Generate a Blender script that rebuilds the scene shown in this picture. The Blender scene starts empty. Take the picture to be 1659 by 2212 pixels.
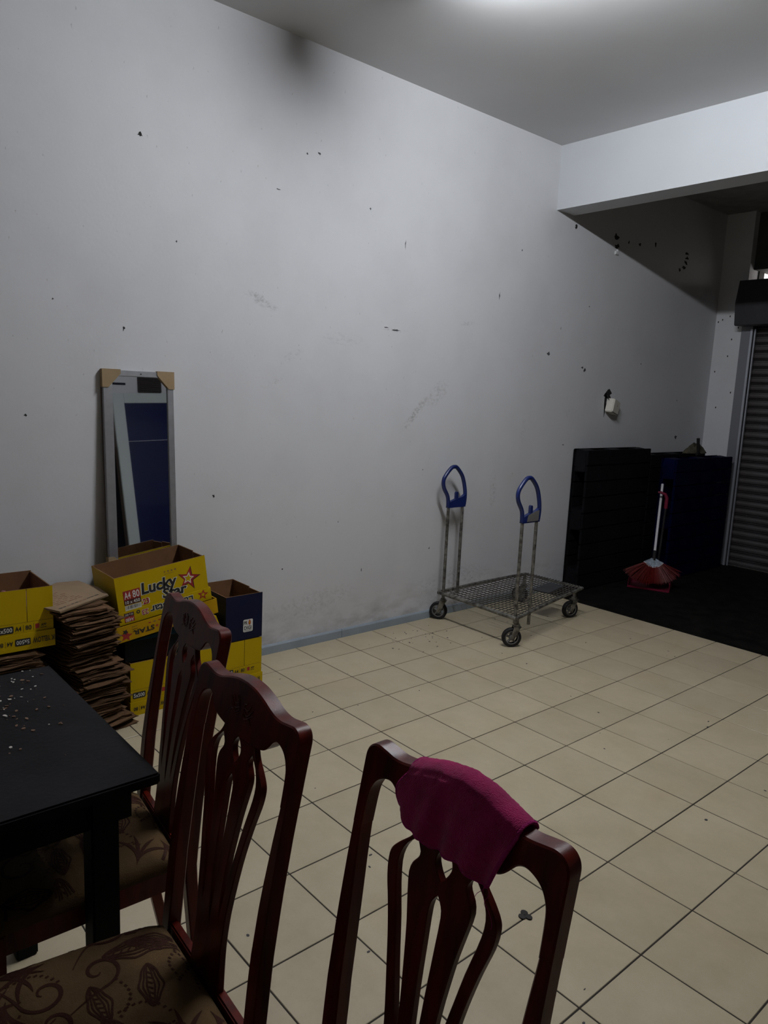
import bpy, bmesh, math, random
from mathutils import Vector, Matrix
random.seed(7)
R = math.radians
scene = bpy.context.scene
COL = scene.collection

# ------------------------------------------------------------------ camera, world, exposure
YAW, PITCH, ROLL, FPX = -0.854631, -0.160723, 0.044793, 1591.1
fw = Vector((math.sin(YAW)*math.cos(PITCH), math.cos(YAW)*math.cos(PITCH), math.sin(PITCH)))
rt = Vector((math.cos(YAW), -math.sin(YAW), 0)); up = rt.cross(fw)
r2 = rt*math.cos(ROLL) + up*math.sin(ROLL); u2 = up*math.cos(ROLL) - rt*math.sin(ROLL)
cd = bpy.data.cameras.new('camera'); cam = bpy.data.objects.new('camera', cd); COL.objects.link(cam)
M = Matrix((r2, u2, -fw)).transposed().to_4x4(); M.translation = Vector((3.5998, -2.4309, 1.5513))
cam.matrix_world = M
cd.sensor_fit = 'VERTICAL'; cd.sensor_height = 24.0; cd.lens = FPX/2212*24.0
cd.clip_start = 0.05
scene.camera = cam
w = bpy.data.worlds.new('world'); scene.world = w; w.use_nodes = True
w.node_tree.nodes['Background'].inputs[0].default_value = (1.0, 0.93, 0.9, 1)
w.node_tree.nodes['Background'].inputs[1].default_value = 1.5
scene.view_settings.view_transform = 'Standard'; scene.view_settings.look = 'None'
scene.view_settings.exposure = 0.0; scene.view_settings.gamma = 1.0
scene.view_settings.use_curve_mapping = False
TUBE_W = 430.0            # radiance of the fluorescent tube (built in make_lamp below)
TUBE_COL = (0.92, 0.955, 1.0)

# ------------------------------------------------------------------ material helpers
def nodes_of(m):
    m.use_nodes = True
    return m.node_tree.nodes, m.node_tree.links, m.node_tree.nodes['Principled BSDF']
def mat(name, col, rough=0.6, metal=0.0, var=0.0, scale=8.0, bump=0.0, bscale=40.0, spec=0.5, col2=None,
        stretch=None, rand=0.0, sheen=0.0, coat=0.0, detail=6.0):
    m = bpy.data.materials.new(name); N, L, P = nodes_of(m)
    P.inputs['Base Color'].default_value = (*col, 1); P.inputs['Roughness'].default_value = rough
    P.inputs['Metallic'].default_value = metal; P.inputs['Specular IOR Level'].default_value = spec
    P.inputs['Sheen Weight'].default_value = sheen; P.inputs['Coat Weight'].default_value = coat
    tc = N.new('ShaderNodeTexCoord'); vec = tc.outputs['Object']
    if stretch:
        mp = N.new('ShaderNodeMapping'); mp.inputs['Scale'].default_value = stretch
        L.new(vec, mp.inputs[0]); vec = mp.outputs[0]
    out = None
    if var or col2:
        n = N.new('ShaderNodeTexNoise'); n.inputs['Scale'].default_value = scale; n.inputs['Detail'].default_value = detail
        L.new(vec, n.inputs['Vector'])
        r = N.new('ShaderNodeValToRGB'); r.color_ramp.elements[0].position = .32; r.color_ramp.elements[1].position = .7
        a = col2 or tuple(c*(1-var) for c in col); b = col if col2 else tuple(min(1, c*(1+var)) for c in col)
        r.color_ramp.elements[0].color = (*a, 1); r.color_ramp.elements[1].color = (*b, 1)
        L.new(n.outputs['Fac'], r.inputs[0]); out = r.outputs[0]
    if rand:
        oi = N.new('ShaderNodeObjectInfo'); mr = N.new('ShaderNodeMapRange')
        mr.inputs[3].default_value = 1-rand; mr.inputs[4].default_value = 1+rand
        L.new(oi.outputs['Random'], mr.inputs[0])
        hs = N.new('ShaderNodeHueSaturation'); L.new(mr.outputs[0], hs.inputs['Value'])
        if out: L.new(out, hs.inputs['Color'])
        else: hs.inputs['Color'].default_value = (*col, 1)
        out = hs.outputs[0]
    if out: L.new(out, P.inputs['Base Color'])
    if bump:
        n2 = N.new('ShaderNodeTexNoise'); n2.inputs['Scale'].default_value = bscale; n2.inputs['Detail'].default_value = 4
        L.new(vec, n2.inputs['Vector'])
        b = N.new('ShaderNodeBump'); b.inputs['Strength'].default_value = bump; b.inputs['Distance'].default_value = .004
        L.new(n2.outputs['Fac'], b.inputs['Height']); L.new(b.outputs[0], P.inputs['Normal'])
    return m
def emit(name, col, s):
    m = bpy.data.materials.new(name); N, L, P = nodes_of(m)
    P.inputs['Base Color'].default_value = (.8, .8, .8, 1)
    P.inputs['Emission Color'].default_value = (*col, 1); P.inputs['Emission Strength'].default_value = s
    return m

def wall_material():
    """off-white emulsion with handled-grey smudges, scratches and grime along the skirting"""
    m = mat('wall_paint', (.60, .60, .62), rough=.55, bump=.10, bscale=55, spec=.3)
    N, L, P = m.node_tree.nodes, m.node_tree.links, m.node_tree.nodes['Principled BSDF']
    geo = N.new('ShaderNodeNewGeometry'); sep = N.new('ShaderNodeSeparateXYZ'); L.new(geo.outputs['Position'], sep.inputs[0])
    def math_(op, a, b=None, clamp=False):
        n = N.new('ShaderNodeMath'); n.operation = op; n.use_clamp = clamp
        for i, v in enumerate((a, b)):
            if v is None: continue
            if isinstance(v, (int, float)): n.inputs[i].default_value = v
            else: L.new(v, n.inputs[i])
        return n.outputs[0]
    def noise(scale, detail=5, stretch=(1, 1, 1), rough=.6):
        mp = N.new('ShaderNodeMapping'); mp.inputs['Scale'].default_value = stretch; L.new(geo.outputs['Position'], mp.inputs[0])
        n = N.new('ShaderNodeTexNoise'); n.inputs['Scale'].default_value = scale; n.inputs['Detail'].default_value = detail
        n.inputs['Roughness'].default_value = rough; L.new(mp.outputs[0], n.inputs['Vector']); return n.outputs['Fac']
    def step(v, lo, hi):
        n = N.new('ShaderNodeMapRange'); n.inputs[1].default_value = lo; n.inputs[2].default_value = hi; L.new(v, n.inputs[0]); return n.outputs[0]
    dirt = None
    # smudges: (y, z, half length, half height, angle, strength)
    S = [(-.27, 2.01, .13, .035, -.35, .55), (-.07, 1.73, .10, .03, .5, .35), (-.19, 1.58, .10, .03, .4, .25), (.29, 1.85, .2, .05, 0, .2),
         (.70, 1.94, .12, .02, 0, .35), (1.10, 1.56, .14, .07, .7, .4), (.90, 1.42, .2, .035, .8, .6), (1.35, 2.04, .08, .02, .2, .4),
         (2.60, 1.46, .1, .05, 0, .2), (2.03, 1.31, .05, .12, 0, .3), (1.73, .88, .05, .16, 0, .35), (.1, .25, .5, .1, .1, .35), (1.4, .2, .5, .16, 0, .45), (3.02, 2.84, .05, .1, 0, .3)]
    blot = step(noise(38, 6, (1, 1, 1.6), .7), .46, .66)
    for y, z, a, b, t, s in S:
        dy = math_('SUBTRACT', sep.outputs[1], y); dz = math_('SUBTRACT', sep.outputs[2], z)
        c, si = math.cos(t), math.sin(t)
        p = math_('ADD', math_('MULTIPLY', dy, c/a), math_('MULTIPLY', dz, si/a))
        q = math_('ADD', math_('MULTIPLY', dy, -si/b), math_('MULTIPLY', dz, c/b))
        d = math_('ADD', math_('MULTIPLY', p, p), math_('MULTIPLY', q, q))
        k = math_('MULTIPLY', math_('SUBTRACT', 1, d, True), s)
        dirt = k if dirt is None else math_('MAXIMUM', dirt, k)
    dirt = math_('MULTIPLY', dirt, blot)
    base = math_('MULTIPLY', step(sep.outputs[2], .34, .06), step(noise(7, 6, (1, 1, 2.2)), .4, .75))
    dirt = math_('MAXIMUM', dirt, math_('MULTIPLY', base, .55))
    faint = math_('MULTIPLY', step(noise(2.2, 7), .45, .8), .10)
    speck = math_('MULTIPLY', step(noise(60, 2, (1, 1, .45), .5), .735, .77), .35)
    dirt = math_('MAXIMUM', math_('MAXIMUM', dirt, faint), speck)
    mx = N.new('ShaderNodeMix'); mx.data_type = 'RGBA'
    mx.inputs[6].default_value = (.60, .60, .62, 1); mx.inputs[7].default_value = (.15, .135, .12, 1)
    L.new(dirt, mx.inputs[0]); L.new(mx.outputs[2], P.inputs['Base Color'])
    return m

M_wall = wall_material()
M_ceil = mat('ceiling_paint', (.56, .56, .56), rough=.42, var=.03, scale=1.5, bump=.25, bscale=5, spec=.4)
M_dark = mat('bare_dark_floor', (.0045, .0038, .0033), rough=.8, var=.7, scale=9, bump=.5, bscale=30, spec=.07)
M_grout = mat('grout', (.022, .016, .011), rough=.9, var=.3)
M_skirt = mat('skirting_tile', (.27, .31, .35), rough=.35, var=.08, scale=6)
M_wood = mat('mahogany', (.080, .0048, .0012), rough=.33, var=.5, scale=5, stretch=(6, 6, .8), bump=.04, bscale=60, spec=.20)
M_table = mat('black_laminate', (.0075, .007, .0085), rough=.55, var=.35, scale=6, bump=.15, bscale=90, spec=.08)
M_black = mat('black_steel', (.0025, .003, .005), rough=.55, spec=.12)
M_seat = mat('tan_brocade', (.105, .063, .028), rough=.9, col2=(.068, .040, .017), scale=9, bump=.35, bscale=420, spec=.1)
M_motif = mat('brown_brocade', (.030, .009, .005), rough=.8, spec=.1, bump=.3, bscale=420)
M_towel = mat('magenta_terry', (.42, .008, .115), rough=.95, var=.2, scale=45, bump=.8, bscale=620, spec=.05, sheen=.25)
M_hem = mat('pink_stitching', (.40, .03, .16), rough=.9, bump=.8, bscale=500, spec=.05)
M_yel = mat('yellow_print', (.46, .315, .001), rough=.5, var=.03, scale=4, spec=.15)
M_yel2 = mat('orange_yellow_print', (.41, .23, .002), rough=.5, var=.03, scale=4, spec=.15)
M_navy = mat('navy_print', (.003, .005, .024), rough=.45, spec=.16)
M_blackcard = mat('black_print', (.002, .0035, .005), rough=.45, spec=.12)
M_teal = mat('teal_print', (.004, .05, .085), rough=.4, spec=.3)
M_card = mat('brown_board', (.155, .078, .036), rough=.85, var=.12, scale=14, spec=.15)
M_sheet = mat('flattened_board', (.125, .068, .036), rough=.85, var=.18, scale=9, spec=.15, rand=.28)
M_topsheet = mat('pale_board', (.27, .19, .12), rough=.85, var=.10, scale=6, spec=.15)
M_ink = mat('black_ink', (.008, .008, .010), rough=.5)
M_red = mat('red_ink', (.30, .010, .012), rough=.5)
M_maroon = mat('maroon_ink', (.055, .010, .010), rough=.5)
M_white = mat('white_ink', (.62, .62, .60), rough=.5)
M_rust = mat('faint_red_ink', (.20, .095, .055), rough=.85)
M_pink = mat('pink_plastic', (.42, .17, .20), rough=.4, var=.2, scale=20)
M_alu = mat('brushed_aluminium', (.46, .46, .48), rough=.38, metal=.85, var=.06, scale=30)
M_corner = mat('kraft_corner', (.27, .19, .10), rough=.8, var=.1, scale=10)
M_frameback = mat('brown_frame_edge', (.10, .075, .06), rough=.7)
M_mirror = mat('mirror_glass', (.80, .82, .84), rough=.015, metal=1.0)
M_blue = mat('blue_handle_plastic', (.006, .015, .095), rough=.35, spec=.5)
M_zinc = mat('worn_zinc_steel', (.30, .29, .26), rough=.5, metal=.7, col2=(.05, .045, .04), scale=32)
M_wire = mat('dull_wire', (.13, .12, .11), rough=.5, metal=.7, var=.3, scale=30)
M_rubber = mat('black_rubber', (.010, .009, .010), rough=.7, spec=.3)
M_hub = mat('grey_hub', (.13, .125, .12), rough=.5)
M_pblack = mat('black_pallet_plastic', (.0045, .0045, .006), rough=.6, spec=.10, var=.3, scale=8)
M_pblue = mat('blue_pallet_plastic', (.0006, .0014, .020), rough=.6, spec=.05, var=.3, scale=8)
M_broomw = mat('white_broom_metal', (.60, .58, .60), rough=.4)
M_cap = mat('grey_broom_cap', (.26, .30, .36), rough=.5, var=.5, scale=60)
M_bristle = mat('red_bristle', (.12, .0015, .001), rough=.6, var=.2, scale=90)
M_pan = mat('rose_plastic', (.15, .004, .026), rough=.4)
M_hood = mat('dark_grey_steel', (.032, .032, .037), rough=.55, var=.15, scale=9, spec=.35)
M_slat = mat('shutter_slat_steel', (.085, .083, .088), rough=.5, metal=.3, var=.15, scale=2.5, col2=(.05, .034, .026))
M_guide = mat('galvanised_guide', (.20, .20, .225), rough=.5, metal=.3)
M_bright = mat('bare_guide_edge', (.52, .54, .60), rough=.35, metal=.6)
M_socket = mat('cream_plastic', (.60, .57, .50), rough=.5)
M_hole = mat('hole_shadow', (.012, .011, .011), rough=.9)
M_plug = mat('white_wall_plug', (.62, .62, .62), rough=.5)
M_mark = mat('dark_scuff', (.055, .055, .06), rough=.8)
M_rag = mat('camouflage_cloth', (.10, .085, .05), rough=.95, col2=(.03, .028, .018), scale=18)
M_flake = mat('pale_flake', (.50, .46, .42), rough=.8)
M_crumb = mat('brown_crumb', (.16, .09, .055), rough=.9)
M_white_frame = mat('white_panel_frame', (.46, .50, .50), rough=.3, coat=.4, bump=.2, bscale=14)
M_bluepanel = mat('blue_panel', (.006, .010, .055), rough=.28, coat=.5, bump=.15, bscale=10)
M_vent = mat('dark_grille', (.025, .018, .018), rough=.7)
M_lampw = mat('white_enamel', (.8, .8, .8), rough=.4)
M_tube = emit('fluorescent_tube', TUBE_COL, TUBE_W)

def tile_material():
    m = mat('cream_ceramic', (.44, .395, .275), rough=.33, spec=.4)
    N, L, P = m.node_tree.nodes, m.node_tree.links, m.node_tree.nodes['Principled BSDF']
    geo = N.new('ShaderNodeNewGeometry')
    def noise(s, d, r=.6):
        n = N.new('ShaderNodeTexNoise'); n.inputs['Scale'].default_value = s; n.inputs['Detail'].default_value = d
        n.inputs['Roughness'].default_value = r; L.new(geo.outputs['Position'], n.inputs['Vector']); return n.outputs['Fac']
    def ramp(v, a, b, ca, cb):
        r = N.new('ShaderNodeValToRGB'); r.color_ramp.elements[0].position = a; r.color_ramp.elements[1].position = b
        r.color_ramp.elements[0].color = (*ca, 1); r.color_ramp.elements[1].color = (*cb, 1); L.new(v, r.inputs[0]); return r.outputs[0]
    def mixc(f, a, b, t='MIX'):
        x = N.new('ShaderNodeMix'); x.data_type = 'RGBA'; x.blend_type = t
        for s, v in ((0, f), (6, a), (7, b)):
            if isinstance(v, (int, float)): x.inputs[s].default_value = v
            elif isinstance(v, tuple): x.inputs[s].default_value = (*v, 1)
            else: L.new(v, x.inputs[s])
        return x.outputs[2]
    c = ramp(noise(5, 8, .7), .3, .72, (.425, .356, .236), (.52, .442, .309))
    c = mixc(ramp(noise(2.3, 5), .55, .75, (0, 0, 0), (.35, .35, .35)), c, (.44, .32, .19))
    c = mixc(ramp(noise(300, 2), .60, .72, (0, 0, 0), (.35, .35, .35)), c, (.30, .265, .18))
    c = mixc(ramp(noise(28, 6, .8), .655, .73, (0, 0, 0), (.45, .45, .45)), c, (.17, .15, .11))
    oi = N.new('ShaderNodeObjectInfo'); mr = N.new('ShaderNodeMapRange'); mr.inputs[3].default_value = .94; mr.inputs[4].default_value = 1.05
    L.new(oi.outputs['Random'], mr.inputs[0])
    hs = N.new('ShaderNodeHueSaturation'); L.new(mr.outputs[0], hs.inputs['Value']); L.new(c, hs.inputs['Color'])
    L.new(hs.outputs[0], P.inputs['Base Color'])
    b = N.new('ShaderNodeBump'); b.inputs['Strength'].default_value = .08; b.inputs['Distance'].default_value = .003
    L.new(noise(14, 4), b.inputs['Height']); L.new(b.outputs[0], P.inputs['Normal'])
    return m
M_tile = tile_material()

# ------------------------------------------------------------------ mesh helpers
class MB:
    """collects geometry, links it as ONE mesh object"""
    def __init__(s): s.v, s.f, s.m = [], [], []
    def add(s, vs, fs, mi=0):
        o = len(s.v); s.v += [tuple(v) for v in vs]; s.f += [tuple(i+o for i in f) for f in fs]; s.m += [mi]*len(fs)
    def box(s, x, y, z, mi=0, mtx=None):
        vs = [Vector((a, b, c)) for a in x for b in y for c in z]
        if mtx: vs = [mtx @ v for v in vs]
        s.add(vs, [(0, 1, 3, 2), (4, 6, 7, 5), (0, 4, 5, 1), (2, 3, 7, 6), (0, 2, 6, 4), (1, 5, 7, 3)], mi)
    def tube(s, pts, r, n=10, mi=0, closed=False, caps=True):
        pts = [Vector(p) for p in pts]; k = len(pts); rs = r if isinstance(r, (list, tuple)) else [r]*k
        rings = []; prev = None
        for i, p in enumerate(pts):
            a = pts[(i-1) % k] if (closed or i) else p; b = pts[(i+1) % k] if (closed or i < k-1) else p
            t = (b-a).normalized()
            if prev is None:
                h = Vector((0, 0, 1)) if abs(t.z) < .9 else Vector((1, 0, 0)); nrm = t.cross(h).normalized()
            else: nrm = (prev - t*prev.dot(t)).normalized()
            prev = nrm; bi = t.cross(nrm)
            rings.append([p + (nrm*math.cos(2*math.pi*j/n) + bi*math.sin(2*math.pi*j/n))*rs[i] for j in range(n)])
        fs = []
        for i in range(k if closed else k-1):
            for j in range(n):
                a, b = i*n+j, i*n+(j+1) % n; c = ((i+1) % k)*n
                fs.append((a, b, c+(j+1) % n, c+j))
        if caps and not closed: fs += [tuple(range(n-1, -1, -1)), tuple((k-1)*n+j for j in range(n))]
        s.add([v for g in rings for v in g], fs, mi)
    def prism(s, poly, axis, a, b, mi=0, mi_cap=None):
        """polygon in the two other axes, extruded along axis from a to b"""
        n = len(poly)
        def P(p, t): return {'x': (t, p[0], p[1]), 'y': (p[0], t, p[1]), 'z': (p[0], p[1], t)}[axis]
        s.add([P(p, a) for p in poly] + [P(p, b) for p in poly], [(i, (i+1) % n, n+(i+1) % n, n+i) for i in range(n)], mi)
        s.add([P(p, a) for p in poly], [tuple(range(n))], mi if mi_cap is None else mi_cap)
        s.add([P(p, b) for p in poly], [tuple(range(n-1, -1, -1))], mi if mi_cap is None else mi_cap)
    def strip(s, rows, t0, t1, place, mi=0):
        """rows of 2-D point pairs (L, R) made into a solid slab between depths t0 and t1"""
        n = len(rows); vs = []
        for L_, R_ in rows: vs += [place(*L_, t0), place(*R_, t0), place(*L_, t1), place(*R_, t1)]
        fs = []
        for i in range(n-1):
            a, b = 4*i, 4*i+4
            fs += [(a, a+1, b+1, b), (a+2, b+2, b+3, a+3), (a, b, b+2, a+2), (a+1, a+3, b+3, b+1)]
        fs += [(0, 2, 3, 1), (4*n-4, 4*n-3, 4*n-1, 4*n-2)]
        s.add(vs, fs, mi)
    def mesh(s, name, mats, smooth=None, bevel=0, weld=False, segs=2):
        me = bpy.data.meshes.new(name); me.from_pydata(s.v, [], s.f); me.update()
        for m in (mats if isinstance(mats, (list, tuple)) else [mats]): me.materials.append(m)
        for p, i in zip(me.polygons, s.m): p.material_index = i
        bm = bmesh.new(); bm.from_mesh(me)
        if weld: bmesh.ops.remove_doubles(bm, verts=bm.verts, dist=1e-5)
        bmesh.ops.recalc_face_normals(bm, faces=bm.faces)
        if bevel:
            es = [e for e in bm.edges if len(e.link_faces) == 2 and e.calc_face_angle(0) > .6]
            bmesh.ops.bevel(bm, geom=es, offset=bevel, segments=segs, affect='EDGES', clamp_overlap=True)
        bm.to_mesh(me); bm.free()
        if smooth is not None:
            for p in me.polygons: p.use_smooth = True
            me.set_sharp_from_angle(angle=R(smooth))
        return me
    def obj(s, name, mats, parent=None, **k):
        return link(name, s.mesh(name, mats, **k), parent)
def link(name, me, parent=None, loc=None):
    o = bpy.data.objects.new(name, me); COL.objects.link(o); o.parent = parent
    if loc: o.location = loc
    return o
def tag(o, label=None, cat=None, group=None, kind=None):
    for k, v in (('label', label), ('category', cat), ('group', group), ('kind', kind)):
        if v: o[k] = v
    return o
def thing(name, label, cat, loc=(0, 0, 0), rot=(0, 0, 0), group=None):
    o = bpy.data.objects.new(name, None); COL.objects.link(o); o.location = loc; o.rotation_euler = rot
    o.empty_display_size = .1
    return tag(o, label, cat, group)
def bx(name, x, y, z, m, parent=None, bevel=0, **k):
    b = MB(); b.box(x, y, z); return b.obj(name, m, parent, bevel=bevel, **k)
def kids(o): return [c for c in COL.objects if c.parent == o]
def copy_tree(o, parent=None):
    c = o.copy(); COL.objects.link(c); c.parent = parent
    for ch in kids(o): copy_tree(ch, c)
    return c
FACE_X = Matrix(((0, 0, 1), (1, 0, 0), (0, 1, 0))).to_4x4()      # text x -> +y, text y -> +z, facing +x
def text(body, size, m, parent, y, z, x=.0008, name='lettering', bold=.0, turn=0, width=None, slant=0, ext=.0002):
    """flat printed words as thin mesh on a face looking +x; (y, z) is the centre"""
    c = bpy.data.curves.new('t', 'FONT'); c.body = body; c.size = size; c.align_x = 'CENTER'; c.align_y = 'CENTER'
    c.offset = bold*size; c.extrude = ext; c.shear = slant; c.resolution_u = 2
    o = bpy.data.objects.new('t', c); COL.objects.link(o)
    bpy.context.view_layer.update()
    me = bpy.data.meshes.new_from_object(o.evaluated_get(bpy.context.evaluated_depsgraph_get()))
    bpy.data.objects.remove(o); bpy.data.curves.remove(c)
    xs = [v.co.x for v in me.vertices]; ys = [v.co.y for v in me.vertices]
    cx, cy = (min(xs)+max(xs))/2, (min(ys)+max(ys))/2
    k = 1 if not width else width/(max(xs)-min(xs))
    T = Matrix.Translation((x, y, z)) @ FACE_X @ Matrix.Rotation(turn, 4, 'Z') @ Matrix.Diagonal((k, 1, 1, 1)) @ Matrix.Translation((-cx, -cy, 0))
    me.transform(T); me.materials.clear(); me.materials.append(m); me.name = name
    return link(name, me, parent)
def patch(name, poly, m, parent, x=.0005, th=.0003):
    b = MB(); b.prism(poly, 'x', x-th, x); return b.obj(name, m, parent)
def rrect(y, z, wy, hz, r=.0, n=4):
    if r <= 0: return [(y-wy/2, z-hz/2), (y+wy/2, z-hz/2), (y+wy/2, z+hz/2), (y-wy/2, z+hz/2)]
    out = []
    for cy, cz, a0 in ((y+wy/2-r, z-hz/2+r, -90), (y+wy/2-r, z+hz/2-r, 0), (y-wy/2+r, z+hz/2-r, 90), (y-wy/2+r, z-hz/2+r, 180)):
        for i in range(n+1):
            a = R(a0+90*i/n); out.append((cy+r*math.cos(a), cz+r*math.sin(a)))
    return out
def star(y, z, r, q=.42, rot=0, sx=1.0):
    return [(y+sx*(r if i % 2 == 0 else r*q)*math.sin(rot+math.pi*i/5), z+(r if i % 2 == 0 else r*q)*math.cos(rot+math.pi*i/5)) for i in range(10)]

# ------------------------------------------------------------------ SETTING
H = 3.388; XW = .035; XR = 5.08; YN = -4.8; YB = 4.9
def struct(name, x, y, z, m, parent=None):
    return tag(bx(name, x, y, z, m, parent), kind='structure')
wall_left = struct('wall_left', (-.12, XW), (YN-.12, 5.4), (-.1, H+.1), M_wall)
struct('wall_right', (XR, XR+.12), (.25, 2.3), (-.1, H+.1), M_wall)
M_dim = mat('shade_dark_wall', (.05, .048, .045), rough=.8, var=.15)  # wall colour darkened to cut bounced light and give the lintel its shade
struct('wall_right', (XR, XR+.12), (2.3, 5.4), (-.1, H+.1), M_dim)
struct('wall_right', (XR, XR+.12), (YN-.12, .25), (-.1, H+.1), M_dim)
M_near = mat('bounce_set_wall', (.33, .33, .34), rough=.7, var=.05)  # tone of the unseen wall set for how much light it bounces
struct('wall_near', (XW, XR), (YN-.12, YN), (-.1, H+.1), M_near)
struct('ceiling', (XW, XR), (YN, 2.40), (H, H+.12), M_ceil)
M_conc = mat('dimmed_far_ceiling', (.24, .235, .23), rough=.85, var=.15)  # ceiling colour darkened past the beam so the far bay gets less bounce
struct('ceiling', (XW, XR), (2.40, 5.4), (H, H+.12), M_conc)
M_beam = mat('beam_paint', (.52, .535, .56), rough=.5, bump=.06, bscale=40, spec=.3, var=.02, scale=3)
beam = struct('ceiling_beam', (XW, XR), (2.235, 2.45), (2.94, H), M_beam)
pil = struct('pillar', (XW, .305), (YB, 5.2), (-.1, H), M_wall)
b = MB()
b.box((.305, XR), (4.99, 5.3), (2.865, H))          # lintel over the shutter
b.box((2.75, XR), (4.95, 5.3), (-.1, 2.87))        # wall right of the shutter
b.box((.306, .318), (5.09, 5.2), (2.3, 2.87))       # post in the gap above the box
b.box((1.25, 2.75), (5.14, 5.3), (2.3, 2.87))
tag(b.obj('wall_back', M_dim), kind='structure')  # dark colour carries the shade over the shutter

# floor: grout bed and single tiles
T = .30
floor = struct('floor', (-.1, XR), (YN, 8*T), (-.1, -.0016), M_grout)
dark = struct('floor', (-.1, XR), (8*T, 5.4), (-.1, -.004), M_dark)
def project(p):
    d = cam.matrix_world.inverted() @ Vector(p)
    if d.z > -.05: return None
    return (829.5 + FPX*d.x/-d.z, 1106 - FPX*d.y/-d.z)
G = .0023
def tile_bm(b, x0, x1, y0, y1, g=G):
    b.box((x0+g, x1-g), (y0+g, y1-g), (-.010, 0))
full = MB(); tile_bm(full, -T/2, T/2, -T/2, T/2); tile_me = full.mesh('tile', M_tile, bevel=.0012, segs=1)
cut = MB(); cut.box((-.12, .15-G), (-.15+G, .15-G), (-.010, 0)); cut_me = cut.mesh('tile', M_tile, bevel=.0012, segs=1)
cells = []
for i in range(0, 17):
    for j in range(-15, 8):
        c = ((i+.5)*T, (j+.5)*T, 0); x1 = min((i+1)*T, XR)
        pts = [project((a, bb, 0)) for a in (i*T, x1) for bb in (j*T, (j+1)*T)]
        vis = 0
        if all(pts):
            xs = [p[0] for p in pts]; ys = [p[1] for p in pts]
            if max(xs) > -10 and min(xs) < 1670 and max(ys) > 1200 and min(ys) < 2222: vis = (max(xs)-min(xs))*(max(ys)-min(ys))
        cells.append((vis, i, j))
cells.sort(reverse=True)
rest = MB()
for n, (vis, i, j) in enumerate(cells):
    if vis > 0 and n < 298:
        o = link('tile', cut_me if i == 0 else tile_me, floor, ((i+.5)*T, (j+.5)*T, random.uniform(-.0004, .0003)))
        o.rotation_euler = (random.uniform(-.0009, .0009), random.uniform(-.0009, .0009), random.uniform(-.001, .001))
    else:
        tile_bm(rest, i*T if i else .03, min((i+1)*T, XR), j*T, (j+1)*T)
tag(rest.obj('tile_field', M_tile, floor), kind='stuff')

# skirting of grey strips
base = tag(bpy.data.objects.new('baseboard_left', None), kind='structure'); COL.objects.link(base)
for y0, y1 in ((-4.2, -1.10), (-1.098, .346), (.349, 1.62), (1.622, 2.39)):
    b = MB(); b.prism([(XW-.004, -.002), (.052, -.002), (.052, .046), (.047, .053), (XW-.004, .055)], 'y', y0, y1)
    b.obj('skirting_strip', M_skirt, base)

# chips, holes and scuffs in the left wall
def blob(y, z, ry, rz, n=9, jag=.35):
    return [(y+ry*random.uniform(1-jag, 1+jag)*math.cos(2*math.pi*k/n), z+rz*random.uniform(1-jag, 1+jag)*math.sin(2*math.pi*k/n)) for k in range(n)]
def wall_marks(name, lst, m, x):
    b = MB()
    for y, z, ry, rz in lst:
        b.prism(blob(y, z, ry, rz, 11, .62), 'x', XW-.002, XW+x)
    return tag(b.obj(name, m, wall_left), kind='stuff')
wall_marks('plaster_hole', [(2.49, 2.87, .02, .018), (3.04, 2.885, .03, .018), (3.06, 2.81, .03, .024), (3.23, 2.87, .012, .012), (3.40, 2.88, .017, .012),
    (3.65, 2.92, .010, .02), (4.20, 2.925, .035, .012), (4.21, 2.885, .03, .012), (4.19, 2.845, .035, .014), (4.16, 2.80, .03, .016), (4.10, 2.77, .02, .014),
    (-.94, 2.69, .010, .010), (-1.03, 1.8, .006, .010), (-1.48, 1.38, .006, .005), (-.55, .96, .006, .008), (3.12, 1.615, .05, .05), (3.10, 1.55, .025, .08)], M_hole, .0006)
wall_marks('scuff_mark', [(.75, 2.46, .004, .022), (1.66, 2.26, .004, .02), (2.27, 1.9, .018, .012), (2.72, 1.82, .022, .008), (2.76, 1.80, .012, .012), (1.87, 2.6, .004, .008),
    (.08, 2.84, .01, .006), (0, 2.82, .008, .005), (-.76, 2.24, .006, .004), (.46, 2.62, .006, .006), (-.18, 2.6, .01, .003), (.7, 1.94, .03, .004), (.62, 1.95, .02, .003),
    (1.1, .5, .004, .01), (.3, .75, .003, .006), (1.0, 1.05, .004, .004), (2.55, 1.2, .01, .004), (2.4, 2.1, .003, .01), (2.75, 2.3, .005, .005), (3.6, 1.9, .005, .006), (4.3, 1.6, .006, .006),
    (4.35, 1.25, .02, .014), (-.5, .45, .004, .008), (-.25, .35, .004, .01), (-.1, .5, .006, .004), (.5, .42, .003, .008), (-1.35, 1.9, .005, .004)], M_mark, .0005)
b = MB(); b.box((XW-.01, XW+.014), (3.035, 3.075), (2.745, 2.772)); b.box((XW-.01, XW+.010), (3.06, 3.08), (2.765, 2.79)); b.obj('wall_plug', M_plug, wall_left, bevel=.004)
b = MB()
for x, z in ((.10, 2.40), (.17, 2.43), (.24, 2.42), (.255, 2.38), (.25, 2.35), (.262, 2.32), (.06, 2.38), (.21, 2.21), (.19, 2.05), (.08, 1.9), (.26, 1.7), (.13, 1.55)):
    b.prism([(x+.006*math.cos(k*1.05), z+.010*math.sin(k*1.05)) for k in range(6)], 'y', YB-.0006, YB+.002)
tag(b.obj('plaster_hole', M_hole, pil), kind='stuff')

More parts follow.
